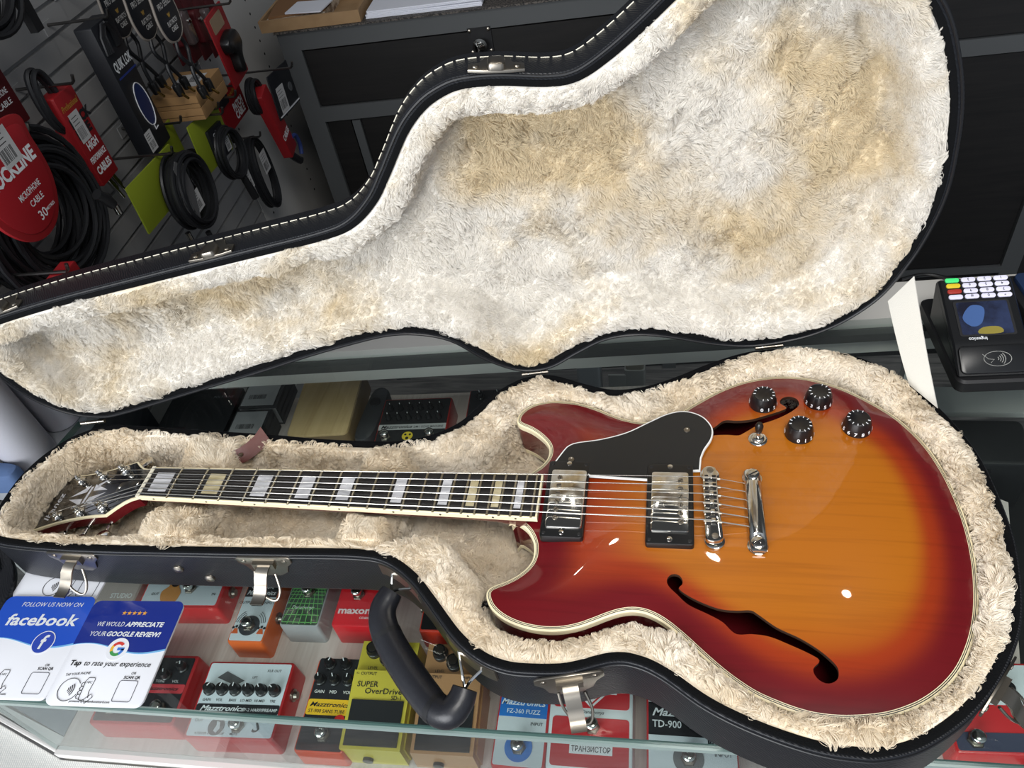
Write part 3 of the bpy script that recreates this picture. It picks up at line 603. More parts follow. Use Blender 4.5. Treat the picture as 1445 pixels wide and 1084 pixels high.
def gcard(th, T, W, L):
    NAV = flat('ink_white',(222,226,228)); st_ = MB(T)
    for q in range(5):
        cx = 44+q*6.2; cy = L-15; st_.prism([(cx+(2.9 if k % 2 == 0 else 1.2)*math.sin(k*math.pi/5), cy+(2.9 if k % 2 == 0 else 1.2)*math.cos(k*math.pi/5)) for k in range(9,-1,-1)],2.65,2.8)
    stuff(st_.build('printed_stars', flat('ink_gold',(222,160,60)), th))
    letter(th,T,[('WE WOULD',34,L-31,5.4,dict(width=33,shear=.18,bold=0)),('APPRECIATE',75,L-31,5.4,dict(width=46,shear=.18,bold=.03)),('YOUR',24,L-42.5,5.4,dict(width=19,shear=.18,bold=0)),('GOOGLE REVIEW!',67,L-42.5,5.4,dict(width=64,shear=.18,bold=.03))],NAV,2.8)
    MB(T).prism(circle(56,61,12.5,30),2.7,2.95).build('logo_disc', mat('card_white',(232,234,240),.18,coat=.5), th)
    for a0, a1, c in ((42,150,(206,66,58)),(150,205,(232,180,60)),(205,305,(70,150,84)),(305,362,(66,120,204))):
        P = [(56+8.2*math.cos(math.radians(a)),61+8.2*math.sin(math.radians(a))) for a in np.linspace(a0,a1,14)]+[(56+5*math.cos(math.radians(a)),61+5*math.sin(math.radians(a))) for a in np.linspace(a1,a0,14)]
        MB(T).prism(P,3.0,3.15).build('logo_arc', flat('logo_%d' % c[0],c), th)
    MB(T).box(56,59.4,3.0,64.2,62.6,3.15).build('logo_arc', flat('logo_66',(66,120,204)), th)
    letter(th,T,[('Tap',15,42,5.6,dict(width=13,shear=.15,bold=.03)),('to rate',36,42,5.6,dict(width=22,shear=.15)),('your experience',76,42,5.6,dict(width=54,shear=.15)),('TAP YOUR PHONE',24,31.5,2.8,dict(width=28,ang=6)),('OR',88,33.5,2.8),('SCAN QR',88,29,3,dict(bold=.03)),('powered by reviewboostcard.com',52,3.2,2.3,dict(width=46,bold=.02))],PRINTK,2.75)
    nfc(th,T,22,16); frame_outline(th,T,76,5,97,27)
def fcard(th, T, W, L):
    letter(th,T,[('FOLLOW US NOW ON',64,L-13,5.4,dict(width=78,shear=.15,bold=0))],flat('ink_white',(222,226,228)),2.8)
    letter(th,T,[('facebook',62,L-36,13.5,dict(width=90,shear=.12,bold=.025))],flat('ink_white',(222,226,228)),2.8)
    MB(T).prism(circle(78,63,13.5,30),2.7,2.85).build('logo_disc', mat('card_white',(232,234,240),.18,coat=.5), th); MB(T).prism(circle(78,63,12.4,30),2.9,3.0).build('logo_disc', flat('logo_blue',(46,72,170)), th)
    letter(th,T,[('f',78.5,55.5,16,dict(bold=.02,shear=.1))],flat('ink_white',(222,226,228)),3.1)
    letter(th,T,[('TAP YOUR PHONE',24,35,2.8,dict(width=28)),('OR',98,36,2.8),('SCAN QR',98,32,3,dict(bold=.03)),('reviewboostcard.com',52,4,2.4,dict(bold=.02))],PRINTK,2.75); nfc(th,T,32,18); frame_outline(th,T,84,6,106,29)
def wcard(th, T, W, L):
    letter(th,T,[('reviewboostcard.com',80,4,2.6,dict(bold=.02,width=30))],PRINTK,2.75); nfc(th,T,48,18); frame_outline(th,T,84,8,106,30)
card('white card half under the case with only its lower edge showing',(-170,-112,0),0,112,50,-87.9,(255,255,255),False,0,wcard)
card('blue and white card inviting people to follow on social media',(-162,-230,0),3.5,116,119,-85.3,(38,82,190),True,5,fcard)
card('navy and white card with five gold stars asking for a review',(-44,-228,0),3.5,112,118,-82.7,(28,46,132),True,5,gcard)

# ================================================================== the guitar case
ZR = -14.0                                        # rim height; the case stands on the glass at -88
RIM = [(-150,-84),(-56,-87),(72,-83),(194,-78),(272,-75),(306,-79),(336,-96),(360,-119),(394,-154),(420,-172),(443,-180),(466,-181.5),(502,-178),(540,-165.5),(562,-166),(584,-175),(615,-195),(643,-208),(675,-218.5),(705,-225),(730,-226.5),(749,-225),(778,-215),(812,-192),(840,-164),(860,-136),(877,-103),(888,-63),(894.5,-19),(894.5,28),(889,80),(874,127),(855,164),(828,200),(790,225),(751,236),(711,236),(673,229),(633,211),(590,186),(555,171),(520,167),(485,177),(449,190),(420,188),(397,175),(372,149),(350,116),(330,99),(305,87),(278,81),(240,80),(179,82),(115,87),(35,91),(-36,95),(-85,97.5),(-120,96),(-153,80),(-175,55),(-188,25),(-192,-5),(-188,-45),(-176,-72)]
OUT = spline(RIM, 5)
ka = RIM.index((502,-178)); kb = RIM.index((749,-225))
OUTL = spline(RIM[:ka]+[(500,-174),(540,-160),(564,-157),(592,-166),(623,-181),(650,-196),(676,-210),(701,-221),(726,-226),(747,-225)]+RIM[kb+1:], 5)     # the lid edge follows the waist a little more closely
H0 = Vector((-147.5,98.5,ZR)); HA = Vector((.98672777,.16238322,0))
LIDM = Matrix.Translation(H0)@Matrix.Rotation(math.radians(-89),4,HA)@Matrix.Translation(-H0)     # closed lid -> opened lid
case = thing('guitar_case', 'black leatherette guitar case lying open with cream plush lining', 'guitar case', (380,0,-88))
def shell(T, sgn, depth, rim, rnd, name, m, OUT):
    z = lambda h: ZR+sgn*h
    L = []
    for ins, h in ((rim,7),(rim,.5),(rim-.5,0),(.6,0),(0,.7),(0,depth-rnd),(rnd*.3,depth-rnd*.3),(rnd,depth)):
        L.append([(x,y,z(h)) for x,y in (inset(OUT,ins) if ins else OUT)])
    mb = MB(T).loft(L,True,False,True); return mb.build(name, m, case, smooth=35)
body = shell(None,-1,73.6,9,9,'base_shell',BVINYL,OUT); body['label'] = 'black grained lower half'
lid = shell(LIDM,1,54,12,9,'lid_shell',BVINYL,OUTL); lid['label'] = 'black grained lid standing upright'
# piping and velvet edge
MB().loft([[(x,y,ZR+h) for x,y in inset(OUT,i)] for i,h in ((9.2,-4),(9,.5),(6,1.6),(2.0,1.2),(1.6,.2))]).build('rim_trim', VELVET, body)
MB(LIDM).loft([[(x,y,ZR-h) for x,y in inset(OUTL,i)] for i,h in ((12.4,-4),(12,.5),(9,1.3),(6,.9),(5.7,.2))]).build('rim_trim', VELVET, lid)
MB(LIDM).tube([(x,y,ZR-.3) for x,y in inset(OUTL,2.2)],1.5,6,True).build('rim_piping', RUBBER, lid)
MB().tube([(x,y,ZR-4.5) for x,y in inset(OUT,-.4)],.9,6,True).build('rim_piping', RUBBER, body)
# cream stitches round the lid
sm = MB(LIDM); o2 = inset(OUTL,-.35); P = spline(o2,1.0); k = 0
while k+9 < len(P):
    sm.tube([(P[k+q][0],P[k+q][1],ZR+33) for q in (0,4,8)],.6,5); k += 11
stuff(sm.build('stitching', flat('cream_thread',(228,222,204),.7), lid))
# plush lining: padded roll round the rim, wall and floor
GB = [(430,-26),(434.3,-23.3),(446.1,-31.4),(453.8,-43.2),(456.6,-53.4),(456.7,-65.2),(452.2,-75.4),(443.4,-84.9),(432.9,-92),(423.5,-96.7),(418.3,-100.9),(417,-107.3),(420.2,-115.7),(426.6,-123.6),(437.6,-131),(451,-136.2),(465.1,-139.2),(480.1,-140),(494.8,-138.3),(509.2,-134),(522.1,-128),(533.7,-122.1),(545.4,-117.2),(557.3,-115),(569.2,-116.6),(582.4,-123),(598.5,-135.6),(623.9,-159),(641.4,-173),(658.4,-183.6),(675.2,-190.3),(691.7,-195.2),(707.4,-197.6),(728.5,-197.4),(755.2,-192.8),(775.5,-185.3),(792.8,-175.4),(809.5,-161.5),(823.7,-144.6),(837,-121),(847,-95),(854,-66),(858.5,-36),(860,-4),(858.5,26),(854,58),(844.5,91.6),(827,124.4),(807.2,147),(781,168.8),(759.6,180.8),(737,188.6),(713.4,191),(689,188),(664.3,180),(639.3,165.9),(614.7,147),(600.6,135),(585,125.5),(570,119.5),(556,118),(540,121.5),(523.4,128.5),(506.1,137.4),(484.3,145.6),(462.5,148.8),(447.5,148.4),(430,142.6),(418,131.4),(414,119.2),(417.4,110.6),(432.5,102.5),(445.3,92.3),(454.2,81.6),(457.2,71.9),(456.1,61.4),(450,50.7),(441.9,42.4),(434,31),(430,28)]
GUT = spline(GB,3)
FLOOR_D = -72.0
def lining(rim, wfun, floor_z, wall, rollh, step, guitar, lump, edge=None):
    o = inset(edge or OUT,rim); V, F = sheet(o,[],step); d = dist(V,o); x, y = V[:,0], V[:,1]
    w_ = wfun(x,y); r = smooth(0,10,w_+wall-d)
    f = 1-smooth(w_-3,w_+wall,d); roll = (rollh(x) if callable(rollh) else rollh)*np.sin(np.pi*np.clip(d/np.maximum(w_,1),0,1))*smooth(0,6,d)
    if guitar:
        gd = dist(V,GUT); gd[inside(V,GUT)] = 0; lw = np.where(y < 20,1-smooth(565,600,x),0.); g0 = .5+4.5*lw; f = f*smooth(0,1,(gd-g0)/(4.5+6.5*lw)); roll = np.where(x > 640, roll*(.45+.55*smooth(0,12,gd))+2*smooth(640,700,x)*smooth(2,5,gd), roll*smooth(2,9,gd))
    z = (ZR-2)*f+floor_z(x,y)*(1-f)+roll*f; V3 = np.c_[x,y,z]
    z = z+Waves(46,seed=lump)(V3*[1,1,0])*2.0*smooth(2,20,d)+Waves(19,seed=lump+1)(V3*[1,1,0])*.7*smooth(2,14,d)
    return np.c_[x,y,z], F
BLOBS = [((725,294,215),125),((680,285,290),85),((529,260,302),70),((450,246,275),80),((707,293,109),95),((400,240,250),60),((173,204,143),100),((90,190,125),90),((-40,170,112),60)]
FURB = fur_mat('beige_plush',(232,217,192),(249,240,225),9); FURL = fur_mat('cream_plush',(214,197,164),(230,225,216),7,.30,.50,BLOBS)
FURC = fur_mat('beige_plush_pad',(228,212,186),(244,234,216),14)
wb_ = lambda x, y: 9+29*smooth(300,352,x)-4*smooth(640,760,x)
V, F = lining(9, wb_, lambda x,y: np.full_like(x,FLOOR_D), 13, lambda x: 2.5+5.5*smooth(610,720,x), 3.6, True, 11)
lb = MB().add([tuple(p) for p in V],[tuple(t) for t in F]).build('lining', FURB, body, smooth=180)
cen = V[F].mean(1)[:,:2]; gin = inside(cen,offset(GUT,4))|(dist(cen,inset(OUT,9)) < 2.5); keep = np.where(gin,.0,1.)
ctr_ = V[F].mean(1); A_ = np.cross(V[F[:,1]]-V[F[:,0]],V[F[:,2]]-V[F[:,0]]); F = np.where((A_[:,2] < 0)[:,None], F[:,::-1], F)
fur(lb, V, F, 250000, 10, .19, FURB, base=(.1,-.1,0), tuft=9, pull=.68, lie=.62, seed=3, keep=keep)
# lid lining, built in closed position then swung open
V, F = lining(12, lambda x,y: np.full_like(x,24.), lambda x,y: np.full_like(x,-60.), 17, 5, 4.0, False, 21, OUTL); dl = dist(V[F].mean(1)[:,:2],inset(OUTL,12))
V[:,2] = 2*ZR-V[:,2]; V = np.array([tuple(LIDM@Vector(p)) for p in V])
A_ = np.cross(V[F[:,1]]-V[F[:,0]],V[F[:,2]]-V[F[:,0]]); F = np.where((A_[:,1] > 0)[:,None], F[:,::-1], F)
ll = MB().add([tuple(p) for p in V],[tuple(t) for t in F]).build('lining', FURL, lid, smooth=180)
fur(ll, V, F, 280000, 8, .17, FURL, base=(.25,0,-.5), tuft=9, pull=.6, lie=.9, seed=5, keep=np.where(dl < 3,.0,1.), lens=np.where(dl < 22,.85,1-.55*(1-smooth(44,62,dl))))
# padded neck cradles and the covered pocket between them
def cradle(x0, x1, yb, yf, notch, seed):
    o = rrect(x0,yf,x1,yb,10); V, F = sheet(o,[],3); d = dist(V,o); a = np.abs(V[:,1])
    top = -11+3*smooth(20,60,a); z = top*smooth(-1,9,d)**.6+(-40)*(1-smooth(-1,9,d)**.6)
    z = np.where(a < 34, z*smooth(24,34,a)+(-33)*(1-smooth(24,34,a)), z); V3 = np.c_[V,z]; V3[:,2] += Waves(20,seed=seed)(V3)*1.0
    A_ = np.cross(V3[F[:,1]]-V3[F[:,0]],V3[F[:,2]]-V3[F[:,0]]); F = np.where((A_[:,2] < 0)[:,None], F[:,::-1], F)
    mb = MB().add([tuple(p) for p in V3],[tuple(t) for t in F]); mb.loft([[(x,y,-70) for x,y in o],[(x,y,-38) for x,y in o]])
    b_ = mb.build('neck_cradle', FURC, body, smooth=180); 
    # side walls carry pile too
    n0 = len(V3); Vs = np.vstack([V3,[(x,y,-70) for x,y in o],[(x,y,-38) for x,y in o]]); n = len(o); Fs = list(map(tuple,F))
    for i in range(n):
        j = (i+1)%n; Fs += [(n0+i,n0+j,n0+n+j),(n0+i,n0+n+j,n0+n+i)]
    fur(b_, Vs, np.array(Fs), 26000, 9, .18, FURC, base=(0,0,-.25), tuft=7, pull=.5, lie=.7, seed=seed)
cradle(14,86,78,-72,24,31); cradle(246,300,70,-66,24,33)
V, F = sheet(rrect(87,-70,245,74,5),[],5); V3 = np.c_[V,-56+Waves(40,seed=8)(np.c_[V,V[:,0]*0])*1.2]
A_ = np.cross(V3[F[:,1]]-V3[F[:,0]],V3[F[:,2]]-V3[F[:,0]]); F = np.where((A_[:,2] < 0)[:,None], F[:,::-1], F)
pk = MB().add([tuple(p) for p in V3],[tuple(t) for t in F]).build('pocket_lid', FURC, body, smooth=180); fur(pk, V3, F, 30000, 8, .17, FURC, tuft=9, seed=41)
LEATH = mat('brown_leather',(88,42,34),.45,bump=(200,.3))
tb_ = MB(); tb_.strip([(82,52,-17),(90,55,-15.5),(99,62,-13),(107,71,-10),(113,81,-5)],(-4.6,3.8,6.8),2.2); pt = tb_.build('pull_tab', LEATH, pk); pt['label'] = 'brown leather pull tab'
MB().lathe([(2.6,-15),(2.6,-12.5),(1,-12)],(89,54,0),12).build('rivet', NICKEL, pt)
# frames on the outside wall of the case
def wallframe(x, y, T=None, sgn=1):
    OUT = globals()['OUT'] if T is None else OUTL
    i = min(range(len(OUT)), key=lambda q: (OUT[q][0]-x)**2+(OUT[q][1]-y)**2); a, b_ = OUT[i-3], OUT[(i+3)%len(OUT)]
    u = Vector((b_[0]-a[0],b_[1]-a[1],0)).normalized(); v = Vector((0,0,sgn)); F_ = basis((OUT[i][0],OUT[i][1],ZR),u,v)
    if F_.col[2].to_3d().dot(Vector((u.y,-u.x,0))) < 0: F_ = basis((OUT[i][0],OUT[i][1],ZR),-u,v)
    return (T@F_) if T is not None else F_
def latch(x, y, swing, lab=None):
    T = wallframe(x,y); mb = MB(T)
    mb.prism([(-31,-5),(-31,-12),(-24,-19),(-20,-30),(-10,-37),(10,-37),(20,-30),(24,-19),(31,-12),(31,-5),(28,-2.5),(-28,-2.5)],.2,2.2,.7); pl = mb.build('latch_plate', NICKEL, body)
    MB(T).box(-12,-8,1.9,12,-17,7).build('lever_hood', NICKEL, pl)
    for sx in (-23,23): MB(T).lathe([(3,1.8),(2.6,3),(.8,3.4)],(sx,-9.5,0),12).build('rivet', NICKEL, pl)
    a = swing; pts = [(-a*.0,-13,6),(-a*.1,-14,11),(-a*.3,-19,16),(-a*.5,-27,20),(-a*.7,-34,25),(-a*.8,-37,31),(-a*.9,-37.5,37)]
    MB(T).strip(pts,(7,0,0),2).build('latch_lever', NICKEL, pl)
    MB(T).tube(spline([(-11,-17,9),(-9,-26,18),(-2,-36,26),(8,-42,29),(14,-40,27),(16,-32,20),(12,-20,10)],3,False),1.4,8).build('wire_loop', NICKEL, pl)
for q in ((-62,-86,14),(171,-80,8),(501,-174,-2),(846,-157,-4)): latch(*q)
def catch(x, y):
    T = wallframe(x,y,LIDM,1); mb = MB(T)
    mb.prism([(-25,0),(-12,-2),(12,-2),(25,0),(25,12),(15,15),(10,26),(-10,26),(-15,15),(-25,12)],.2,3,.8); pl = mb.build('lid_catch', NICKEL, lid)
    MB(T).prism(rrect(-8,-4,8,15,4),3,9.5,3).build('catch_hook', NICKEL, pl)
    for sx in (-18.5,18.5): MB(T).lathe([(3.2,2.9),(3,4.2),(1,4.6)],(sx,6,0),12).build('rivet', NICKEL, pl)
for q in ((-115,-88),(148,-80),(499,-174)): catch(*q)
for hx, hy in ((-142,101),(425.7,193),(702,238.3)):
    u = HA; c = Vector((hx,hy,ZR+.5)); hg = MB(); hg.tube([c-u*16,c+u*16],2.6,12); h_ = hg.build('hinge', NICKEL, body)
    for q in (-8,8): MB().tube([c+u*(q-.5),c+u*(q+.5)],3.0,12).build('hinge_knuckle', CHROME, h_)
for x, y in ((60,-84),(92,-82)):
    T = wallframe(x,y); MB(T).lathe([(6,.2),(5.6,2),(3.5,3.4),(1,3.8)],(0,-30 if x < 80 else -48,0),18).build('case_stud', NICKEL, body)
T = wallframe(893,0); MB(T).lathe([(6,.2),(5.6,2),(3.5,3.4),(1,3.8)],(0,-26,0),18).build('case_stud', NICKEL, body)
# carrying handle on two curved plates
def lift(o, hh): return [(x,y,z) for x,y,z in o]
hp = spline([(312,-96,-42),(306,-112,-46),(309,-128,-50),(322,-147,-54),(344,-171,-56),(366,-192,-56),(382,-205,-54),(396,-208,-50),(404,-198,-46),(407,-188,-42)],3,False)
nH = len(hp); rad = [11+4.6*math.sin(math.pi*min(1,max(0,(q/nH-.0)/1)))**.6 for q in range(nH)]
hd = MB(); hd.tube(hp,rad,18); LEA = mat('black_smooth_leather',(30,31,36),.36,bump=(240,.22)); hb = hd.build('handle', LEA, body, smooth=70)
for f in (.26,.77):
    i = int(nH*f); MB().tube([hp[i-1],hp[i],hp[i+1]],[rad[i]+.25]*3,18,cap=False).build('handle_seam', RUBBER, hb)
for (x,y), en in (((327,-88),hp[0]),((410,-167),hp[-1])):
    i = min(range(len(OUT)), key=lambda q: (OUT[q][0]-x)**2+(OUT[q][1]-y)**2); o3 = inset(OUT,-1.6); seg = [(*o3[(i+q)%len(OUT)],-27) for q in range(-6,7)]
    mp = MB(); mp.strip(seg,(0,0,9),2.6); pl = mp.build('handle_plate', NICKEL, body)
    for q in (-3,3):
        c = Vector((*o3[(i+q)%len(OUT)],-27)); e_ = Vector(en); MB().tube(spline([tuple(c),tuple(c.lerp(e_,.6)+Vector((0,0,2))),tuple(e_)],3,False),1.4,8).build('handle_ring', CHROME, pl)
# white stay strap between lid and base
sp_ = MB(); A0, A1, B0, B1 = Vector((827,257,38)),Vector((848,260,70)),Vector((842,172,-9)),Vector((863,137,-9))
L = []
for t in np.linspace(0,1,14):
    a_ = A0.lerp(B0,t); b_ = A1.lerp(B1,t); s = Vector((0,0,-3*math.sin(math.pi*t))); a_ += s; b_ += s; n_ = (b_-a_).cross(B0-A0).normalized()*.6
    L.append([tuple(a_-n_),tuple(b_-n_),tuple(b_+n_),tuple(a_+n_)])
sp_.loft(L,True,True,True); s_ = sp_.build('stay_strap', mat('white_webbing',(214,211,202),.75,bump=(900,.3)), body); s_['label'] = 'white webbing strap holding the lid'

# ================================================================== the guitar
gt_ = thing('electric_guitar', 'cherry sunburst semi hollow electric guitar lying in the open case', 'guitar', (620,0,-72))
ZE = -16.0; BODYD = 46
def arch(d): return 9.0*(1-np.exp(-np.asarray(d)/42.))
def surf(x, y): return ZE+float(arch(dist(np.array([(x,y)]),GUT))[0])
fh_lo = spline([(611.2,-101.4),(631.5,-109.5),(646.5,-110.8),(659.1,-110.0),(665.1,-113.4),(680.2,-124.8),(697.4,-132.9),(710.6,-141.2),(720.1,-149.4),(725.5,-157),(724,-166),(716,-170),(708.5,-166.5),(706,-159),(711.8,-151.7),(705.3,-146.7),(690.7,-140.1),(673.4,-133.4),(659,-131.9),(645.5,-132.2),(634.8,-122),(622.4,-115),(605.9,-106.9),(595.6,-97.2),(588,-89.4),(586.5,-83),(590,-78),(596,-77.5),(600,-81.5),(600.5,-87),(597.5,-92)],2.5)
fh_up = [(x,-y-16) for x,y in fh_lo]
top_o = inset(GUT,4.4); V, F = sheet(top_o,[fh_lo,fh_up],5); d = dist(V,GUT); z = ZE+arch(d)
A_ = np.cross(np.c_[V[F[:,1]]-V[F[:,0]],z[F[:,1]]-z[F[:,0]]],np.c_[V[F[:,2]]-V[F[:,0]],z[F[:,2]]-z[F[:,0]]]); F = np.where((A_[:,2] < 0)[:,None],F[:,::-1],F)
me = bpy.data.meshes.new('body_top'); me.from_pydata([M3(x,y,q) for (x,y),q in zip(V,z)],[],[tuple(map(int,t)) for t in F])
# the sprayed sunburst: amber middle, orange, cherry edge
rr = np.hypot((V[:,0]-700)/205,(V[:,1]+4)/178); t1 = np.clip(1.42-rr,0,1)*smooth(6,62,d); t1 = np.clip(t1*1.15,0,1)
c0, c1, c2 = [np.array(lin(c)[:3]) for c in ((102,15,22),(150,50,16),(174,100,18))]
colr = np.where(t1[:,None] < .5, c0+(c1-c0)*smooth(0.04,.5,t1)[:,None], c1+(c2-c1)*smooth(.5,1,t1)[:,None])
at = me.color_attributes.new('burst','FLOAT_COLOR','POINT'); at.data.foreach_set('color', np.c_[colr,np.ones(len(V))].astype(np.float32).ravel())
BM = bpy.data.materials.new('cherry_sunburst_lacquer'); BM.use_nodes = True; n = BM.node_tree; bs = n.nodes['Principled BSDF']
ca = n.nodes.new('ShaderNodeVertexColor'); ca.layer_name = 'burst'; tcn = n.nodes.new('ShaderNodeTexCoord'); mpn = n.nodes.new('ShaderNodeMapping'); mpn.inputs['Scale'].default_value = (2,62,4)
nz = n.nodes.new('ShaderNodeTexNoise'); nz.inputs['Scale'].default_value = 3; nz.inputs['Detail'].default_value = 6; nz.inputs['Distortion'].default_value = .6
rm = n.nodes.new('ShaderNodeValToRGB'); rm.color_ramp.elements[0].position = .30; rm.color_ramp.elements[0].color = (.66,.60,.55,1); rm.color_ramp.elements[1].position = .52; rm.color_ramp.elements[1].color = (1,1,1,1)
mx = n.nodes.new('ShaderNodeMix'); mx.data_type = 'RGBA'; mx.blend_type = 'MULTIPLY'; mx.inputs[0].default_value = .45
n.links.new(tcn.outputs['Object'],mpn.inputs[0]); n.links.new(mpn.outputs[0],nz.inputs['Vector']); n.links.new(nz.outputs['Fac'],rm.inputs[0]); n.links.new(ca.outputs['Color'],mx.inputs[6]); n.links.new(rm.outputs[0],mx.inputs[7]); n.links.new(mx.outputs[2],bs.inputs['Base Color'])
bs.inputs['Roughness'].default_value = .3; bs.inputs['Coat Weight'].default_value = 1; bs.inputs['Coat Roughness'].default_value = .02; bs.inputs['Specular IOR Level'].default_value = .3
bt = link('body_top', me, BM, gt_, smooth=180)
for f_ in (fh_lo,fh_up):
    zz = [ZE+float(q) for q in arch(dist(np.array(f_),GUT))]
    MB().loft([[(x,y,q+.05) for (x,y),q in zip(f_,zz)],[(x,y,q-4) for (x,y),q in zip(f_,zz)]]).build('sound_hole_edge', flat('dark_wood_edge',(52,30,16),.6), bt)
CHERRY = mat('cherry_mahogany',(92,16,22),.25,coat=1,noise=(14,(76,12,18),.2))
L = [[(x,y,ZE-6.8) for x,y in inset(GUT,.3)],[(x,y,ZE-BODYD+1) for x,y in inset(GUT,.3)]]
MB().loft(L).build('body_sides', CHERRY, gt_, smooth=50)
Vb, Fb = sheet(inset(GUT,.3),[],12); db = dist(Vb,GUT); MB().add([(x,y,ZE-BODYD+1-7*(1-math.exp(-q/30))) for (x,y),q in zip(Vb,db)],[tuple(map(int,t)) for t in Fb]).build('body_back', CHERRY, gt_, smooth=180)
MB().loft([[(x,y,ZE-7) for x,y in GUT],[(x,y,ZE-.6) for x,y in GUT],[(x,y,ZE+.1) for x,y in inset(GUT,.6)],[(x,y,ZE+.35) for x,y in inset(GUT,1.9)]]).build('body_binding', CREAM, gt_)
MB().loft([[(x,y,ZE-BODYD-1) for x,y in inset(GUT,-.1)],[(x,y,ZE-BODYD+4.5) for x,y in inset(GUT,-.1)],[(x,y,ZE-BODYD+4.6) for x,y in inset(GUT,.4)]]).build('back_binding', CREAM, gt_)
zb = [.35,.5,.65,.8,.95]
for q, (i0,i1,m) in enumerate(((1.9,2.6,PRINTK),(2.6,3.2,CREAM),(3.2,3.9,PRINTK),(3.9,4.5,CREAM))):
    MB().loft([[(x,y,ZE+zb[q]-.02) for x,y in inset(GUT,i0)],[(x,y,ZE+zb[q+1]) for x,y in inset(GUT,i1)]]).build('purfling', m, gt_)
# neck, fretboard, frets, inlays
S_ = 628.0; FR = lambda k: S_*(1-2**(-k/12)); HW = lambda x: 21.5+6.5*x/455
L = []
for x, dp in ((-4,15),(20,17),(200,19),(390,21),(415,24),(432,34),(446,44)):
    h = HW(x)-.2; L.append([(x,h*math.cos(a),-5.6-(dp-5)*math.sin(a)**.8 if math.sin(a) > 0 else -5.6) for a in np.linspace(0,math.pi,15)])
MB().loft(L,False).add([],[]).build('neck', CHERRY, gt_, smooth=60)
FB = MB(); FB.loft([[(0,-HW(0)+1.7,-5.6),(0,-HW(0)+1.7,-.1),(0,0,.15),(0,HW(0)-1.7,-.1),(0,HW(0)-1.7,-5.6)],[(456,-HW(456)+1.7,-5.6),(456,-HW(456)+1.7,-.1),(456,0,.15),(456,HW(456)-1.7,-.1),(456,HW(456)-1.7,-5.6)]],True,True,True)
fb = FB.build('fretboard', mat('ebony',(22,20,21),.38,noise=(60,(30,28,29),.1)), gt_, smooth=20)
for s in (-1,1):
    q = MB(); a, b_ = s*(HW(0)-1.7), s*(HW(458)-1.7); c, d_ = s*HW(0), s*HW(458)
    q.loft([[(0,a,-6.4),(0,c,-6.4),(0,c,-.5),(0,c-s*.5,0),(0,a,0)],[(458,b_,-6.4),(458,d_,-6.4),(458,d_,-.5),(458,d_-s*.5,0),(458,b_,0)]],True,True,True).build('fretboard_binding', CREAM, fb)
MB().box(456,-HW(456)+1.7,-6.4,458,HW(456)-1.7,.05).build('fretboard_binding', CREAM, fb)
for k in range(1,23):
    x = FR(k); h = HW(x); MB().tube([(x,-h+.2,.1),(x,0,.5),(x,h-.2,.1)],1.25,8).build('fret', mat('fret_wire',(196,188,168),.28,1), fb)
PEARL = grain_mat('pearl_inlay',(168,168,172),(222,222,226),10,(1,4,1),.25,3); PEARLY = grain_mat('aged_pearl_inlay',(172,158,120),(206,194,160),10,(1,4,1),.25,3)
for k in (1,3,5,7,9,12,15,17,19,21):
    a, b_ = FR(k-1), FR(k); m_ = (b_-a)*.17; h = HW(a)*.62
    MB().box(a+m_*1.15,-h,.1,b_-m_,h,.3).build('inlay', PEARLY if k in (3,17,19) else PEARL, fb)
for k in (1,3,5,7,9,12,12,15,17,19,21):
    x = (FR(k)+FR(k-1))/2+(6 if k == 12 and 0 else 0); MB().lathe([(1.2,-HW(x)-.2),(1.2,-HW(x)+.4)],(x,0,-3),10,'y').build('side_dot', PRINTK, fb)
MB().loft([[(x,-21.6,-5),(x,-21.6,.8),(x,21.6,.8),(x,21.6,-5)] for x in (-4.5,0)],True,True,True).build('nut', mat('bone_nut',(226,220,200),.35), gt_)
# headstock, tilted back
HA_ = math.radians(17); HT = basis((-4,0,-2.5),(0,1,0),(-math.cos(HA_),0,-math.sin(HA_)))    # u = +y, v = towards the tip
hs = [(-21.5,0),(-22.2,10),(-25,19),(-31,29),(-39.5,40),(-37.2,60),(-35.8,82),(-35.5,104),(-36.5,128),(-39,150),(-41.5,167),(-34,166),(-27,168),(-14,172.5),(0,175.5),(14,172.5),(27,168),(34,166),(41.5,167),(39,150),(36.5,128),(35.5,104),(35.8,82),(37.2,60),(39.5,40),(31,29),(25,19),(22.2,10),(21.5,0)]
MB(HT).prism(hs,-15,-3.2).build('headstock', CHERRY, gt_, smooth=20)
MB(HT).prism(offset(hs,-.1),-3.2,-.1,.3).build('headstock_binding', CREAM, gt_, smooth=20)
hf = MB(HT).prism(offset(hs,2.0),-.1,.25).build('headstock_face', mat('black_lacquer',(13,13,16),.12,coat=1), gt_, smooth=20)
hi = MB(HT)
for p in ([(-12,97),(12,97),(12,101),(-12,101)],[(-15,95),(-5,93),(-2,66)],[(15,95),(5,93),(2,66)],[(-15,103),(-5,105),(-2,132)],[(15,103),(5,105),(2,132)],[(-14,90),(-20,72),(-9,88)],[(14,90),(20,72),(9,88)]): MB(HT).prism(p,.27,.4).build('headstock_inlay', PEARL, hf)
letter(hf,HT,[('Ibanez',-9,147,11,dict(width=42,shear=.35,bold=.01))],PEARL,.4)
MB(HT).prism(rrect(-7,8,7,46,5),.27,1.6,.5).build('truss_rod_cover', BLACKP, hf)
for q in ((0,12),(0,42)): MB(HT).lathe([(2,1.6),(1.6,2.2)],(q[0],q[1],0),10).build('screw', CHROME, hf)
posts = []
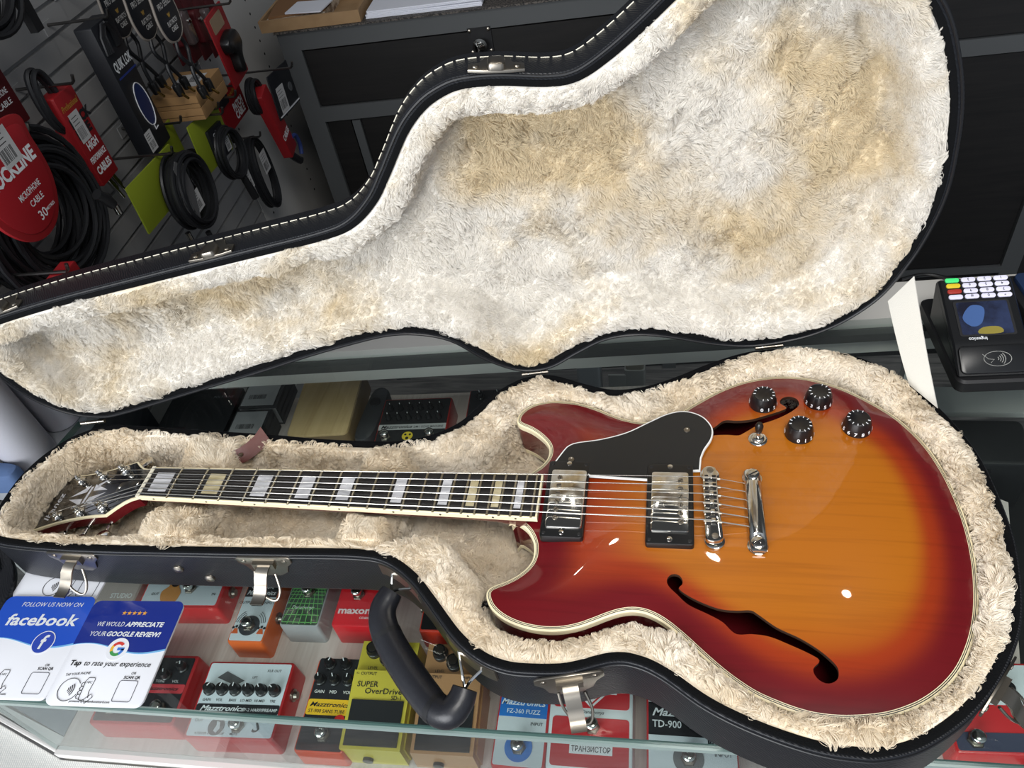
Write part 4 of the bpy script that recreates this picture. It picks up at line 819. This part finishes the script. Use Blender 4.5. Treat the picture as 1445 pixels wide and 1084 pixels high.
for s in (-1,1):
    for i, v in enumerate((52,92,132)):
        u = s*27; tn = MB(HT); tn.lathe([(6.8,.3),(6.8,1.2),(5.2,2.4),(4.6,3.5)],(u,v,0),12); tp = tn.build('tuner', CHROME, gt_)
        MB(HT).lathe([(3.2,3.4),(2.6,6),(3.2,9),(3,11),(1,11.6)],(u,v,0),14).build('string_post', CHROME, tp)
        wn = MB(HT); wn.tube([(u+3.6*math.cos(a),v+3.6*math.sin(a),5+a*.22) for a in np.linspace(0,14,50)],.55,5); wn.build('string_winding', STEEL, tp)
        MB(HT).prism(rrect(u-8,v-9,u+8,v+9,3),-23,-15.2,2).build('gear_housing', CHROME, tp)
        MB(HT).tube([(u+s*7,v,-19),(u+s*19,v,-19)],2.6,10).build('key_shaft', CHROME, tp)
        bo = [(u+s*(26.5+9*math.cos(a)*(1 if math.cos(a) > 0 else .8)),v+11*math.sin(a)) for a in np.linspace(0,2*math.pi,24,endpoint=False)]
        MB(HT).prism(bo,-22.5,-15.5,1.5,1.5).build('tuning_key', CHROME, tp); posts.append((s,i,HT@Vector((u,v,6))))
# pickguard
PG = spline([(468.1,46.4),(477,64.8),(481.9,70.8),(490.7,74.6),(515.6,80),(542.1,90.2),(564.9,105.3),(582.7,116.8),(597,122),(609.5,121.5),(621.9,115.1),(629.6,104.3),(631.9,94.8),(629.8,83),(622.7,69.1),(619,57.6)],4,False)+[(617.6,41.8),(608,41),(606,30),(565,28),(507,30.5),(500,36)]
pgd = MB().prism([(x,y) for x,y in PG],-5.2,-3.4,.3).build('pickguard', mat('black_matt_plate',(27,28,29),.36,bump=(30,.1)), gt_, smooth=20)
MB().loft([[(x,y,-5.3) for x,y in offset(PG,-1.5)],[(x,y,-3.5) for x,y in offset(PG,-1.1)],[(x,y,-3.3) for x,y in offset(PG,-.1)],[(x,y,-3.3) for x,y in offset(PG,.3)]],True).build('pickguard_edge', WHITE, pgd)
for x, y in ((605.8,95.6),(484.8,51)): MB().lathe([(3.4,-3.4),(3.2,-2.6),(1.8,-2.4),(1.4,-2.9)],(x,y,0),14).build('screw', NICKEL, pgd)
def pickup(x0, x1, y0, y1, cx0, cx1, cy0, cy1, polex, zr, zc):
    zs = surf((x0+x1)/2,(y0+y1)/2)-3
    p_ = MB().prism(rrect(x0,y0,x1,y1,3),zs,zr,1.2).build('pickup_ring', mat('black_pickup_ring',(18,18,19),.3), gt_, smooth=30)
    MB().prism(rrect(cx0,cy0,cx1,cy1,3),zr-.5,zc,1.4).build('pickup_cover', CHROME, p_, smooth=30)
    for q in range(6):
        y = (cy0+cy1)/2+(q-2.5)*10.1; sc = MB().lathe([(2.7,zc),(2.6,zc+.7),(1.2,zc+1)],(polex,y,0),16).build('pole_screw', NICKEL, p_)
        MB(Matrix.Translation((polex,y,zc+1))@Matrix.Rotation(random.uniform(0,3),4,'Z')).box(-2.3,-.35,-.4,2.3,.35,.15).build('slot', PRINTK, sc)
    for y in (y0+5.5,y1-4): MB().lathe([(3,zr),(2.6,zr+1),(1,zr+1.3)],((x0+x1)/2,y,0),14).build('height_screw', CHROME, p_)
    for x in (x0+4,x1-4):
        for y in (y0+4.5,y1-4.5): MB().lathe([(2,zr),(1.7,zr+.5)],(x,y,0),10).build('ring_screw', SATIN, p_)
pickup(462,505.5,-47,49,466.5,503.5,-37.5,35,476,-3.2,-.2); pickup(565.5,611.5,-50.5,47,570,607,-38,34.5,599,-1.4,1.6)
# bridge, tailpiece, strings
zs = surf(628,0)
bb = MB().prism([(621+1.5*math.cos(a)+7,y+0) for a in ()] or spline([(621.5,-41),(624,-46.5),(631,-48),(637,-45),(638,-40),(635.4,0),(634.2,36),(632,40.5),(627,42),(621.8,39.5),(620.5,34),(621,0)],3),-2,3.4,1).build('bridge', CHROME, gt_)
for q in range(6):
    y = -26+q*10.4; sx = 629.5-q*.35
    MB().box(622.5,y-4.2,3.45,633.6,y+4.2,3.6).build('saddle_slot', PRINTK, bb)
    MB().prism([(sx-2.2,y-3.6),(sx+2.2,y-3.6),(sx+2.2,y+3.6),(sx-2.2,y+3.6)],3.6,5.4,1.2).build('saddle', CHROME, bb)
    MB().tube([(620.4,y,4),(634.5,y,4)],1.0,8).build('saddle_screw', NICKEL, bb); MB().tube([(634.5,y,2.5),(637.4,y,2.5)],1.8,10).build('saddle_screw', NICKEL, bb)
for x, y in ((628,36.5),(630.5,-42)):
    MB().lathe([(9,zs-.5),(9.4,zs+1),(9.4,zs+3),(8.6,zs+3.6),(4,zs+3.8),(4,2)],(x,y,0),24).build('bridge_post', CHROME, bb); MB().lathe([(3.4,3.4),(3,4.3),(1,4.5)],(x,y,0),16).build('post_screw', NICKEL, bb)
TPY0, TPY1 = -53, 43; L = []
for y, wd, zt in ((TPY0,6,-1.5),(TPY0+3,8,-.5),(TPY0+15,8.5,0),(TPY0+17,8.2,3.2),(-5,8.6,4.4),(TPY1-17,8.2,3.2),(TPY1-15,8.5,0),(TPY1-3,8,-.5),(TPY1,6,-1.5)):
    cx = 669.5-.012*y; L.append([(cx+wd*math.cos(a),y,-3+(zt+3)*max(math.sin(a),-.6)) for a in np.linspace(0,2*math.pi,20,endpoint=False)])
tp_ = MB().loft(L,True,True,True).build('tailpiece', CHROME, gt_, smooth=50)
for y in (TPY0+8,TPY1-8):
    zs2 = surf(669,y); MB().lathe([(9.5,zs2-.5),(9.5,zs2+1.6),(6,zs2+2),(6,-1)],(669.5,y,0),24).build('stud', CHROME, tp_); MB().lathe([(6.4,-.2),(6.4,1.4),(5,2.2),(1,2.4)],(669.5,y,0),24).build('stud_screw', CHROME, tp_)
    MB(Matrix.Translation((669.5,y,2.3))@Matrix.Rotation(.6,4,'Z')).box(-5.6,-.7,-.5,5.6,.7,.2).build('slot', PRINTK, tp_)
pm = {(s,i): p for s,i,p in posts}
for q in range(6):
    yn = -17.5+q*7; yb = -26+q*10.4; s = -1 if q < 3 else 1; i = (0,1,2)[q] if q < 3 else (2,1,0)[q-3]; p = pm[(s,i)]
    MB().tube([(p.x,p.y-s*3.2,p.z),(-4.5,yn,-.4),(-2,yn,1.5),(629.5-q*.35,yb,5.9),(636,yb,3.2),(664,yb*.98,-3)],.68-.07*q,6).build('string', STEEL, gt_)
# control knobs and selector switch
KN = mat('black_knob',(19,18,20),.3)
for x, y, a0 in ((687.9,141.5,-100),(745.7,146.7,150),(720.6,96.7,-100),(778.9,107.7,60)):
    zs = surf(x,y); kb = MB().lathe([(14.4,zs+.4),(14.6,zs+2),(13.4,zs+9),(12.0,zs+15),(11.4,zs+16.4),(10.6,zs+16.8),(9.6,zs+16.2),(1,zs+15.9)],(x,y,0),32).build('control_knob', KN, gt_)
    mb = MB(); tk = MB()
    for k in range(11):
        a = math.radians(a0+k*28); 
        T = basis((x+14.25*math.cos(a),y+14.25*math.sin(a),zs+5.6),(-math.sin(a),math.cos(a),0),(-math.cos(a)*.17,-math.sin(a)*.17,1))
        mb.T = T; put_text(mb,str(k),0,-2.1,4.2,bold=.03,w=.35)
        T = Matrix.Translation((x,y,zs+16.9))@Matrix.Rotation(a,4,'Z'); tk.T = T; tk.box(8.8,-.35,-.3,11.2,.35,.08)
    stuff(mb.build('knob_numerals', PRINTW, kb, smooth=0, recalc=False)); stuff(tk.build('knob_ticks', PRINTW, kb, smooth=0))
zs = surf(678.6,88.1); sw = MB().lathe([(9.6,zs),(9.6,zs+1),(8.6,zs+1.8),(6.4,zs+2),(6.2,zs+4.5),(5,zs+5.5),(2,zs+5.6)],(678.6,88.1,0),26).build('selector_switch', CHROME, gt_)
MB().tube([(678.6,88.1,zs+5),(678.8,89,zs+12)],2.0,10).build('switch_shaft', CHROME, sw); MB().tube([(678.7,88.8,zs+11),(678.8,89.4,zs+15),(678.9,90,zs+20),(679,90.4,zs+23.4)],[2.8,4.0,4.4,2.6],14).build('switch_tip', BLACKP, sw)
sb = MB().tube([(419,-104,-38),(412,-105.5,-38),(410,-106,-38),(405,-107,-38),(403,-107.4,-38)],[3.2,3.2,6.6,6.8,5],16).build('strap_button', BLACKP, gt_)

# ================================================================== card reader at the right
rd = thing('card_reader', 'black card payment terminal with lit keypad standing on the counter ledge', 'card reader', (960,330,-88))
RT = basis((985.5,249,-88),(-1,.02,0),(-.02,-1,0)); RT = Matrix.Translation((920,236,-88))@Matrix.Rotation(math.radians(4),4,'Z')
def wedge(out, z0, zf): return MB(RT).loft([[(x,y,z0) for x,y in out],[(x,y,zf(y)-3) for x,y in out],[(x,y,zf(y)) for x,y in inset(out,3)]],True,True,True)
zt_ = lambda y: 40+ -0.05*y
wedge(rrect(0,0,98,158,10),1,lambda y: 18).build('cradle_base', SATIN, rd)
def profx(prof, x0, x1, r): return MB(RT).loft([[(x,y0,z0) for y0,z0 in offset(prof,i)] for x,i in ((x0,r),(x0+r,0),(x1-r,0),(x1,r))],True,True,True)
rbdy = profx([(8,18.4),(118,18.4),(130,66),(124,73),(46,42),(40,40),(8,20)][::-1],1,84,2).build('terminal_body', mat('black_terminal',(20,21,23),.3), rd)
ST = RT@Matrix.Translation((-8,46,42))@Matrix.Rotation(math.atan2(31,78),4,'X')@Matrix.Translation((0,-70,0))
MB(ST).prism(rrect(19,75,82,123,3),.1,.7).build('screen_bezel', SATIN, rbdy)
scr = mat('dim_screen',(44,54,84),.08,coat=1,noise=(38,(26,28,44),.12)); MB(ST).prism(rrect(22,77,79,121,2),.75,1.0).build('screen', scr, rbdy)
MB(ST).prism(spline([(26,100),(38,116),(52,112),(46,92),(34,88)],3),1.02,1.1).build('screen_picture', flat('screen_blue',(70,98,150),.2), rbdy); MB(ST).prism(spline([(40,78),(66,78),(64,86),(46,86)],3),1.02,1.1).build('screen_picture', flat('screen_yellow',(140,128,60),.2), rbdy)
for c in range(4):
    for r in range(4):
        colk = (206,204,224) if c or r == 0 else ((150,44,36),(206,178,40),(70,214,120))[r-1]
        x0, y0 = 16+c*18.4, 126+r*7.8; k_ = MB(ST).prism(rrect(x0,y0,x0+16,y0+5.8,2.6),.1,1.8,.4).build('key', mat('lit_key_%d_%d' % colk[:2],colk,.4,emit=.3), rbdy)
        if c: letter(k_,ST@Matrix.Translation((x0+8,y0+4.4,0))@Matrix.Rotation(math.pi,4,'Z'),[(('123A','456B','789C','*0#D')[3-r][3-c],0,-.4,3.6)],PRINTK,1.9)
letter(rbdy,ST@Matrix.Translation((38,71.5,0))@Matrix.Rotation(math.pi,4,'Z'),[('ingenico',0,-2,4.4,dict(bold=.02))],PRINTW,.3)
HS = RT@Matrix.Translation((-8,8,20))@Matrix.Rotation(math.atan2(20,32),4,'X')@Matrix.Translation((0,-10,-50.2))
hood = MB(HS).prism(rrect(13,12,88,46,6),50.3,53,1).build('printer_cover', mat('black_terminal',(20,21,23),.3), rd)
pw_ = MB(HS); pw_.tube([(54+15*math.cos(a),29+9*math.sin(a),53.3) for a in np.linspace(0,2*math.pi,40,endpoint=False)],.4,4,True)
for r in (3,5.5,8,10.5): pw_.tube([(52+r*math.cos(a),29+r*math.sin(a)*.9,53.3) for a in np.linspace(-.75,.75,8)],.5,4)
pw_.tube([(38,35,53.3),(44,29,53.3),(50,28,53.3),(46,24,53.3)],.4,4); stuff(pw_.build('contactless_symbol', flat('pale_grey_print',(150,150,146),.5), hood))
MB().tube(spline([(965,420,-70),(972,440,-80),(955,455,-84),(930,462,-84),(900,452,-84)],5,False),2.6,8).build('cable', BLACKP, rd)
r2 = thing('card_pen_holder', 'black device with blue trim standing right of the card terminal', 'device', (1050,360,-88))
T2 = Matrix.Translation((1024,268,-88))@Matrix.Rotation(math.radians(6),4,'Z')
MB(T2).prism(rrect(0,0,90,150,10),.2,34,4).build('device_body', SATIN, r2); MB(T2).prism(rrect(10,40,70,146,10),34.1,40,2).build('blue_panel', mat('navy_plastic',(34,52,86),.35), r2)
MB(T2).prism(rrect(20,108,48,130,3),40.1,41).build('chip_badge', flat('badge_tan',(150,132,112),.4), r2); MB(T2).tube([(54,60,44),(50,100,46),(48,150,50)],5.5,12).build('blue_stylus', mat('blue_plastic',(78,118,186),.35), r2)

# ================================================================== cables and packs hanging on the slat wall (u along the wall, v up, w out of it)
def wt(u, v, wv): return WT@Matrix.Translation((u,v,wv))
def wp(u, v, wv): p = WT@Vector((u,v,wv)); return (p.x,p.y,p.z)
BC = flat('cable_black',(24,25,28),.45); WRED = flat('pack_red',(148,26,32),.45); DRED = flat('pack_dark_red',(84,20,26),.5); LIME = flat('pack_lime',(134,148,36),.5); KCARD = flat('pack_black',(26,28,33),.45); GOLDI = flat('ink_gold_dull',(176,140,56),.4)
def hook(u, v, ln, label):
    h = MB(WT).tube([(u,v,-2),(u,v,ln*.4),(u,v,ln-4),(u,v+3,ln),(u,v+12,ln+3)],2.4,8).build('display_hook', mat('hook_steel',(120,118,116),.3,1)); tag(h, label, 'hook', 'display hooks on the slat wall')
    MB(WT).box(u-12,v-14,.2,u+12,v+6,2.4).build('hook_plate', SLAT, h); return h
def spiral(u, v, wv, R, Ry, turns, r=3, dw=3, jit=.07, seed=0, gap=None):
    rr_ = random.Random(seed); pts = []; N = int(turns*30); ph = [rr_.uniform(0,6) for _ in range(4)]
    for q in range(N):
        a = 2*math.pi*q/30; t = q/N; k = 1+jit*(math.sin(a*.37+ph[0])+.6*math.sin(a*.83+ph[1]))-.22*jit*8*abs(math.sin(t*math.pi*turns*.21+ph[3]))
        pts.append((u+R*k*math.cos(a), v+Ry*k*math.sin(a), wv+dw*turns*(.5-abs(t-.5))*1.2+2.2*math.sin(a*1.31+ph[2])))
    return MB(WT).tube(pts,r,6)
def sticker(th, T, x, y, wd, ht, z):
    b = MB(T).box(x,y,z,x+wd,y+ht,z+.4).build('price_sticker', flat('sticker_white',(190,190,190),.6), th); c = MB(T); q = 3
    while q < wd*.8: c.box(x+q,y+ht*.12,z+.42,x+q+.9,y+ht*.5,z+.5); q += random.choice((1.5,2.2,3))
    for k in range(3): c.box(x+3,y+ht*(.6+.12*k),z+.42,x+wd*.7,y+ht*(.6+.12*k)+1,z+.5)
    stuff(c.build('barcode', PRINTK, b))
def plug(th, a, b, m=CHROME):
    A_, B_ = Vector(a), Vector(b); d = (B_-A_).normalized(); L_ = (B_-A_).length
    MB(WT).tube([A_,A_+d*L_*.55,A_+d*L_*.56,A_+d*L_*.62,A_+d*L_*.63,A_+d*L_*.93,A_+d*L_*.95,B_],[5,5,4,4,2.6,2.6,3,1],10).build('jack_plug', m, th)
def pack(name, label, u, v, wv, wd, ht, dp, m, cat='cable pack', group='cable packs hanging on the slat wall', shape=None, texts=(), ang=0):
    th = thing(name, label, cat, wp(u,v-ht/2,wv), group); T = wt(u,v,wv)@Matrix.Rotation(math.radians(ang),4,'Z')
    MB(T).prism(shape or rrect(-wd/2,-ht/2,wd/2,ht/2,3),0,dp,min(1,dp*.3)).build('backing_card', m, th)
    for mm, it in texts: letter(th, T, it, mm, dp+.3)
    return th, T
# black quik lok cable box
hook(668,292,110,'steel hook carrying the tall black cable box')
th, T = pack('cable_box','tall black cable box with white oval outline and arched cable window',658,185,70,66,214,30,KCARD)
letter(th,T,[('QUIK LOK',4,34,14,dict(width=58,shear=.12,bold=.03))],flat('ink_white',(222,226,228)),30.3); MB(T).box(-26,22,30.2,34,25,30.5).build('blue_stripe', flat('ink_navy',(38,54,120)), th)
MB(T).tube([(6+19*math.cos(a),-32+36*math.sin(a),30.6) for a in np.linspace(0,2*math.pi,40,endpoint=False)]+[],.9,5,True).build('oval_outline', PRINTW, th); MB(T).prism([(6+18*math.cos(a),-32+35*math.sin(a)) for a in np.linspace(0,2*math.pi,30,endpoint=False)],30.1,30.35).build('oval_window', flat('ink_deep_blue',(24,40,84)), th)
MB(T).tube([(4,-66,30.6),(4,-76,30.6),(14,-74,30.6)],.9,5).build('oval_outline', PRINTW, th)
for q in range(4): MB(T).tube([(-26+q*4,62,31+q),(-24+q*4,88,33),(-10+q*3,103,34),(8,100-q*4,33),(18-q*3,84,32),(18-q*3,64,31)],3,8).build('cable_bend', BC, th)
sticker(th,T@Matrix.Translation((0,0,0)),-36,-100,22,34,30.2)
# three flat patch cable cards on one hook
hook(728,326,190,'long steel hook carrying three flat patch cable cards')
tear = [(-22,40),(22,40),(32,20),(36,-8),(28,-32),(10,-42),(-10,-42),(-28,-32),(-36,-8),(-32,20)]
for q, (wv, lb) in enumerate(((170,'black flat patch cable card, foremost of three on the long hook'),(128,'black flat patch cable card, middle one of three on the long hook'),(86,'black flat patch cable card, rearmost of three on the long hook'))):
    th, T = pack('patch_cable_card',lb,726,270+q*8,wv,72,84,3,KCARD,shape=spline(tear,4),group='flat patch cables on one hook')
    MB(T).tube([(x,y,1.5) for x,y in spline(tear,4)],2.2,6,True).build('card_edge', flat('edge_taupe',(134,126,118),.6), th)
    letter(th,T,[('PRO SERIES',2,10,9,dict(width=46)),('FLAT PATCH',4,-18,7,dict(width=34,bold=.03)),('CABLE',4,-28,7,dict(width=22,bold=.03))],flat('ink_pale2',(206,206,204)),3.4); letter(th,T,[('w',2,-6,8,dict(bold=.06))],GOLDI,3.4)
    for sx in (-1,1):
        MB(T).tube(spline([(sx*10,-42,2),(sx*16,-62,3),(sx*-4,-92,6),(sx*-14+8,-122,8)],5,False),3.4,8).build('flat_cable', BC, th)
        MB(T).tube([(sx*-14+8,-120,8),(sx*-14+8,-124,8),(sx*-14+10,-140,9)],[7,8,7],10).build('plug_body', BLACKP, th); MB(T).tube([(sx*-14+8,-136,10),(sx*-14-2,-142,26)],2.4,8).build('plug_tip', GOLDP, th)
# red high performance pack, its cable and plugs
hook(528,250,100,'steel hook carrying the red high performance cable pack')
th, T = pack('cable_pack','red high performance cable pack with white barcode sticker',532,166,44,54,146,26,WRED)
letter(th,T,[('HIGH',2,-18,12,dict(width=30,bold=.04)),('PERFORMANCE',0,-36,9,dict(width=46,bold=.03)),('CABLES',0,-56,12,dict(width=42,bold=.04))],PRINTW,26.3); letter(th,T,[('Professional',0,48,9,dict(width=46,shear=.3))],GOLDI,26.3); letter(th,T,[('ROCK',8,22,14,dict(bold=.06)),('LINE',0,4,14,dict(bold=.06))],PRINTK,26.25)
sticker(th,T,-18,-4,26,46,26.4)
spiral(512,232,50,20,48,4,4,5,.05,3).build('cable_loop', BC, th)
for q in (0,14): plug(th,(540+q,96,54),(552+q,44,58))
# big red microphone cable pack with big coil below it
hook(266,312,170,'steel hook carrying the big red microphone cable pack')
shp = spline([(-58,66),(58,66),(66,30),(62,-20),(36,-58),(0,-70),(-36,-58),(-62,-20),(-66,30)],5)
th, T = pack('cable_pack','big rounded red microphone cable pack marked thirty metres',262,232,150,130,136,5,WRED,shape=shp)
MB(T).prism([(x*.86,y*.86) for x,y in shp],5.1,6.5,.5).build('inner_panel', flat('pack_red_bright',(160,30,38),.4), th)
letter(th,T,[('ROCKLINE',4,12,17,dict(width=98,bold=.04)),('MICROPHONE',10,-16,8,dict(width=46)),('CABLE',12,-30,8,dict(width=28)),('30',8,-50,12),('METRES',26,-46,4)],PRINTW,6.8); sticker(th,T,-2,22,34,44,6.8)
th = thing('cable_coil', 'huge coil of black cable under the red microphone pack', 'cable', wp(350,60,110), 'bare cable coils on the slat wall')
spiral(340,146,60,112,104,30,3.8,3,.15,7).build('cable', BC, th); MB(WT).tube([(384,146,150),(394,132,152),(400,118,153)],[8,8.6,7],12).build('connector', SATIN, th); MB(WT).lathe([(5,0),(5,14)],(403,102,153),12,'y').build('connector_tip', CHROME, th)
hook(348,262,140,'steel hook carrying the huge black cable coil')
th, T = pack('cable_pack','dark red cable card behind the cable loop at the far left',452,262,30,70,80,3,DRED); letter(th,T,[('MICROPHONE',0,6,8,dict(width=46)),('CABLE',4,-8,8)],PRINTW,3.3)
hook(452,306,60,'short hook carrying the dark red card')
th, T = pack('cable_pack','red cable pack low at the far left above the case lid corner',226,78,150,60,90,20,WRED)
hook(226,126,180,'steel hook carrying the low red pack')
MB(WT).tube([(262,88,160),(264,70,160),(264,68,160),(265,50,160)],[8,8,9,9],14).build('xlr_connector', NICKEL, th)
th = thing('cable_coil', 'black cable coil at the top left corner', 'cable', wp(470,340,80), 'bare cable coils on the slat wall')
spiral(478,396,60,62,52,9,4,5,.07,11).build('cable', BC, th); hook(478,446,120,'steel hook carrying the top left coil'); MB(WT).box(548,318,60,566,392,72).build('cable_tie', SATIN, th)
# two small cardboard boxes lying on two hooks
for q, u in enumerate((762,832)): hook(u,80,175,('near','far')[q]+' hook supporting the two brown cardboard boxes')
for q, (v0,v1,lb) in enumerate(((83,105,'brown cardboard box, lower of two on the hooks'),(105.4,128,'brown cardboard box with paper label, upper of two on the hooks'))):
    th = thing('cardboard_box', lb, 'box', wp(798,v0,105), 'cardboard boxes on the hooks'); MB(WT).prism(rrect(738,v0,855,v1,1),58,152,.8,.8).build('box_body', mat('kraft_card',(162,126,82),.8,noise=(20,(150,114,72),.2)), th)
    MB(WT).box(737.6,v0+8,57.8,738.2,v0+9,152.2).build('lid_seam', flat('kraft_dark',(90,68,44)), th)
    if q:
        T2 = WT@Matrix.Translation((770,v1,70))@Matrix.Rotation(-math.pi/2,4,'X')@Matrix.Scale(-1,4,(0,1,0)); MB(T2).box(10,14,.1,66,66,.5).build('price_sticker', flat('sticker_white',(190,190,190),.6), th)
        c = MB(T2)
        for k in range(14): c.box(30+k*2.2,40,.6,30+k*2.2+random.uniform(.6,1.5),60,.7)
        stuff(c.build('barcode', PRINTK, th))
# lime header cards with coiled cables
def limepack(lb, u, v, wv, wd, ht, cu, cv, R, turns, seed, ang=0):
    th, T = pack('cable_pack',lb,u,v,wv,wd,ht,2,LIME,ang=ang,group='lime carded cables on the slat wall'); spiral(cu,cv,wv+6,R,R*1.12,turns,3.6,4,.06,seed).build('cable', BC, th); return th, T
hook(600,92,150,'steel hook carrying the largest lime carded cable')
th, T = limepack('large lime card almost hidden behind a round black cable coil',573,46,112,164,84,622,10,58,14,21,-3); sticker(th,wt(612,-18,140),-12,-10,34,36,0); MB(WT).prism([(585,70),(598,78),(616,60),(616,20),(590,-40)],146,147).build('clear_bag_edge', flat('bag_grey',(96,96,98),.2), th); plug(th,(548,-30,140),(548,-96,142)); plug(th,(604,-66,140),(606,-128,142),SATIN)
hook(782,82,160,'steel hook carrying the folded lime header pack')
th, T = limepack('lime header card with black lettering panel and smaller cable coil',782,26,118,132,96,806,-18,44,7,22,-5); MB(T).prism(rrect(-16,-44,44,18,2),2.1,8).build('black_panel', KCARD, th); letter(th,T,[('cable',12,2,9,dict(shear=.2)),('guitar',12,-12,9),('line',12,-26,9)],PRINTW,8.3); sticker(th,T,30,-40,20,26,8.4); sticker(th,wt(832,-104,130),-14,-10,28,40,0)
MB(WT).tube([(812,-70,132),(818,-110,134),(822,-128,134)],[7,8,8],10).build('cable_plug', SATIN, th)
th, T = limepack('narrow lime card wedged between the two lime carded coils',712,36,80,60,110,728,-10,34,5,23); hook(712,94,120,'steel hook behind the cardboard boxes carrying a narrow lime card')
# pegboard side: patch cable card, ring coil, dark card, red packs
th, T = pack('patch_cable_pack','bright red patch cable card below the cardboard boxes',1022,-16,56,122,76,3,WRED); letter(th,T,[('PATCH',22,-12,15,dict(width=52,bold=.05)),('CABLE',22,-30,15,dict(width=52,bold=.05))],PRINTW,3.3); letter(th,T,[('Rockline',10,20,9,dict(shear=.3,width=56))],GOLDI,3.3); MB(T).box(-58,20,3.1,-24,36,12).build('cable_end', BC, th)
hook(1022,26,80,'steel hook carrying the red patch cable card')
th = thing('cable_coil', 'slim oval coil of black cable with a white tag', 'cable', wp(1045,-290,60), 'bare cable coils on the slat wall'); spiral(1046,-192,44,42,86,9,4.2,3,.03,31).build('cable', BC, th); sticker(th,wt(1046,-170,66),-16,-20,34,50,0); hook(1046,-104,80,'steel hook carrying the slim oval coil')
hook(1090,24,190,'long steel hook carrying the dark card beside the cabinet')
th, T = pack('accessory_card','dark accessory card with white sticker beside the cabinet edge',1146,-40,132,164,96,3,KCARD,ang=-6); sticker(th,T,-60,-40,44,56,3.2); MB(T).box(-76,-44,3.1,78,-41,3.6).build('white_border', PRINTW, th); MB(T).prism(circle(20,-4,10,16),3.1,5).build('picture_print', flat('ink_grey',(88,90,92)), th)
th = thing('cable_coil', 'small tight black cable coil on the hook left of the dark card', 'cable', wp(1020,-20,100), 'bare cable coils on the slat wall'); spiral(1036,-8,100,24,36,8,4,4,.05,33).build('cable', BC, th)
th, T = pack('cable_pack','narrow red cable pack hanging against the pegboard below the dark card',1058,-80,110,46,170,22,WRED,ang=14); letter(th,T,[('CABLES',0,-40,14,dict(width=40,bold=.03))],PRINTW,22.3); MB(T).tube(spline([(-6,-86,10),(4,-110,14),(16,-128,14)],4,False),9,8).build('cable_end', BC, th); MB(T).tube(spline([(20,-60,20),(36,-70,22),(40,-100,20),(30,-120,18)],4,False),5,8).build('cable_end', flat('cable_blue',(40,56,110),.5), th)
# red blister cards in a row at the top
for q in range(5):
    u, v = 918+44*q, 182-13*q
    th, T = pack('blister_card','dark red blister card, '+('first','second','third','fourth','fifth')[q]+' from the patch cable hook in the top row',u,v,58,42,120,2,DRED,cat='blister card',group='red blister cards in the top row'); MB(T).prism(rrect(-14,-30,14,34,8),2.1,14,4).build('blister', mat('cloudy_blister',(96,84,84),.15,coat=.6) if q % 2 else DRED, th); MB(T).lathe([(5,14),(5,18),(2,20)],(0,14,0),10).build('metal_part', CHROME, th)
    hook(u,v+64,90,('first','second','third','fourth','fifth')[q]+' hook of the top row of red blister cards')
th, T = pack('blister_card','bright red blister card holding a black clip beside the pegboard',962,128,128,86,140,3,WRED,cat='blister card',group='red blister cards in the top row',ang=4); MB(T).prism(spline([(-24,20),(20,24),(32,-4),(14,-24),(4,-52),(-14,-44),(-10,-14),(-26,-4)],4),3.2,22,5).build('black_clip', BLACKP, th); MB(T).prism(rrect(-30,34,24,62,3),3.2,4).build('header_print', flat('header_tan',(150,128,104),.5), th)
hook(962,204,170,'hook carrying the black clip card')
bs_ = MB(WT).prism(rrect(1064,196,1104,262,12),40,64,6).build('tuner_case', SATIN); tag(bs_, 'small black rounded case hanging on the pegboard at the top', 'case'); hook(1084,272,70,'hook above the small black case')
